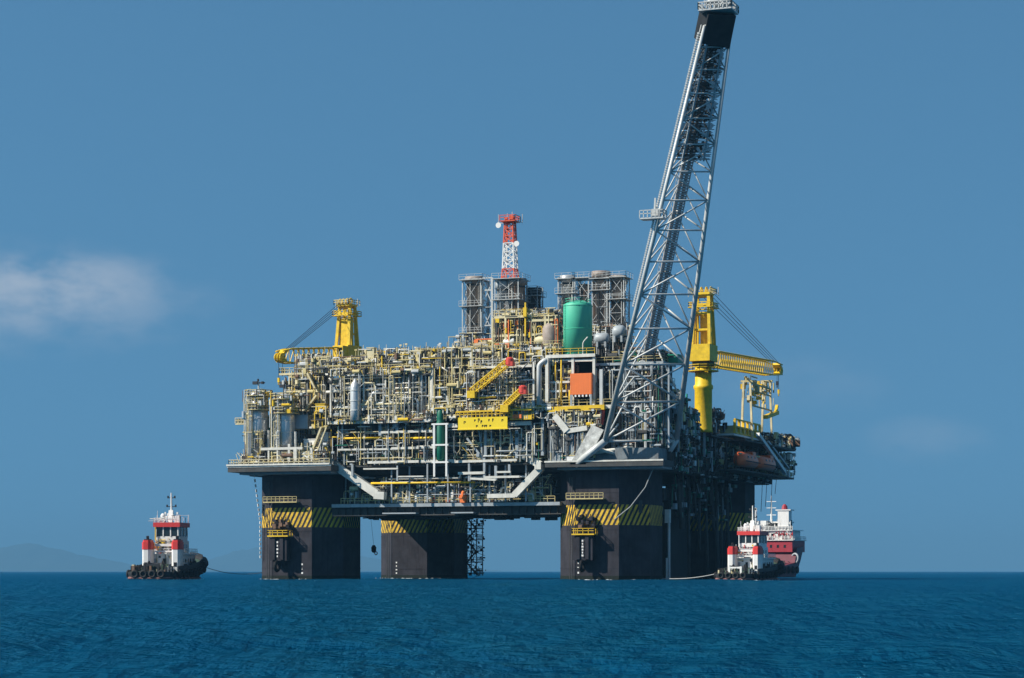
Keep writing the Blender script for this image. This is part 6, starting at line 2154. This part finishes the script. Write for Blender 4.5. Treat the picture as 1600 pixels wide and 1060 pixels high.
# ------------------------------------------------------------------ lines
def line_thing(name, label, pts, r, material, cat='rope', sag=0.0, dash=0):
    P3 = []
    for (a, b) in zip(pts, pts[1:]):
        for k in range(12):
            f = k / 12
            p = a.lerp(b, f)
            p.z -= sag * 4 * f * (1 - f)
            P3.append(p)
    P3.append(pts[-1])
    m = MB()
    m.mat(material)
    m.path(P3, r, 5)
    o = m.build(name, None)
    return tag(o, label, cat)


bow = tl + (FWD * math.cos(.157) + RGT * math.sin(.157)) * 12.5
line_thing('tow_line', 'thin dark tow line from the lone tug to the platform column', [Vector((bow.x, bow.y, 4.2)), at(420, 893, Y=-36)], .07, 'cable', sag=1.6)
stn = tr - (FWD * math.cos(.384) + RGT * math.sin(.384)) * 8.8
line_thing('mooring_rope', 'pale rope low over the water from the tug by the maroon ship', [Vector((stn.x, stn.y, 2.2)), Vector((42.6, -34, .25))], .07, 'rope', sag=.7)
line_thing('hanging_rope', 'pale rope hanging from the flare boom foot across the striped column', [at(1022, 729, Y=-42.5), at(1008, 762, Y=-43.4), at(985, 792, Y=-43.3), at(960, 812, Y=-43.0)], .09, 'rope')
hz = [at(397, 741, Y=-40), at(400, 765, Y=-40), at(404, 795, Y=-39.5), at(406.5, 815, Y=-39), at(407, 875, Y=-38.5)]
o = thing('mooring_chain', 'pale dashed chain hanging down the outer edge of the striped corner column', 'chain', hz[-1])
P3 = []
for (a, b) in zip(hz, hz[1:]):
    n_ = max(2, int((b - a).length / .8))
    for k in range(n_):
        P3.append((a.lerp(b, k / n_), a.lerp(b, (k + .6) / n_)))
for k, (a, b) in enumerate(P3):
    m = MB(); m.tube(a, b, .17, 6); m.build('chain_link', 'white_paint' if k % 2 == 0 else 'galvanised', o)
# lifting block seen through the gap between columns
q = at(584, 858, Y=-20)
hb_ = thing('hanging_hook_block', 'small dark hook block hanging in the gap between two columns', 'hook block', q)
m = MB(); m.lathe((q.x, q.y, q.z), [(.2, -.8), (.5, -.5), (.55, .3), (.25, .8)], 10); m.build('block', 'dark', hb_, smooth=True)
m = MB(); m.tube((q.x, q.y, q.z + .7), (q.x - 1.0, q.y, 15.6), .03, 5); m.build('wire', 'cable', hb_)
m = MB(); m.torus((q.x + .5, q.y, q.z - .9), .3, .1, (0, 1, 0), 12, 5); m.build('hook', 'red', hb_)
# falls under the lifeboat deck
for k, (px, py0, py1) in enumerate(((1192, 741, 800), (1199, 741, 792), (1207, 741, 803), (1214, 741, 772))):
    a, b = at(px, py0, X=50), at(px - 3, py1, X=49.4)
    line_thing('hanging_line', ('thin dark line under the lifeboat deck, closest to the column', 'thin dark line under the lifeboat deck, second from the column', 'thin dark line under the lifeboat deck, third from the column', 'short thin dark line under the lifeboat deck, outermost of four')[k], [a, b], .06, 'cable', 'line')

# ------------------------------------------------------------------ broken water along hulls and columns
def foam_ring(points, n, spread, rr, closed=True):
    m = MB()
    pts = [Vector((p[0], p[1], 0)) for p in points]
    segs = list(zip(pts, pts[1:] + (pts[:1] if closed else [])))
    lens = [(b - a).length for a, b in segs if True]
    tot = sum(lens)
    for k in range(n):
        u = rr.random() * tot
        for (a, b), L in zip(segs, lens):
            if u <= L:
                break
            u -= L
        d = (b - a).normalized()
        o_ = Vector((d.y, -d.x, 0))
        c = a + d * u + o_ * (.05 + spread * rr.random() ** 2.5)
        la, wa = rr.uniform(.15, .8), rr.uniform(.06, .22)
        z = rr.uniform(.03, .12)
        bb = len(m.v)
        K = 8
        for j in range(K):
            an = 2 * math.pi * j / K
            q = c + d * (la * math.cos(an) * rr.uniform(.7, 1.2)) + o_ * (wa * math.sin(an) * rr.uniform(.7, 1.2))
            m.v.append((q.x, q.y, -.05))
        m.v.append((c.x, c.y, z))
        for j in range(K):
            m.face((bb + j, bb + (j + 1) % K, bb + K))
    return m


rr = random.Random(77)
allm = MB()
for (cx, cyy) in ((-31.9, -33), (32.1, -33), (34.0, 33), (-34.0, 33)):
    m = foam_ring(octagon(cx, cyy, COL_W + .1, COL_C), 80, 1.3, rr)
    k = len(allm.v)
    allm.v += m.v
    for f in m.f:
        allm.face(tuple(i + k for i in f))
for (pos, th, sc) in ((tl, 9, 1.0), (tr, 24, .78)):
    d = FWD * math.cos(math.radians(th)) + RGT * math.sin(math.radians(th))
    sdv = Vector((-d.y, d.x, 0))
    out = [(-13.3, 3.6), (-13.3, -3.6), (-9, -5), (0, -5.3), (7, -4.4), (12, -2), (13, 0), (12, 2), (7, 4.4), (0, 5.3), (-9, 5)]
    m = foam_ring([((pos + d * (x * sc) + sdv * (y * sc)).x, (pos + d * (x * sc) + sdv * (y * sc)).y) for x, y in out], 90, 1.6, rr)
    k = len(allm.v)
    allm.v += m.v
    for f in m.f:
        allm.face(tuple(i + k for i in f))
o = allm.build('foam', 'foam', smooth=True)
tag(o, 'thin broken foam where the sea laps at columns and hulls', 'foam', kind='stuff')
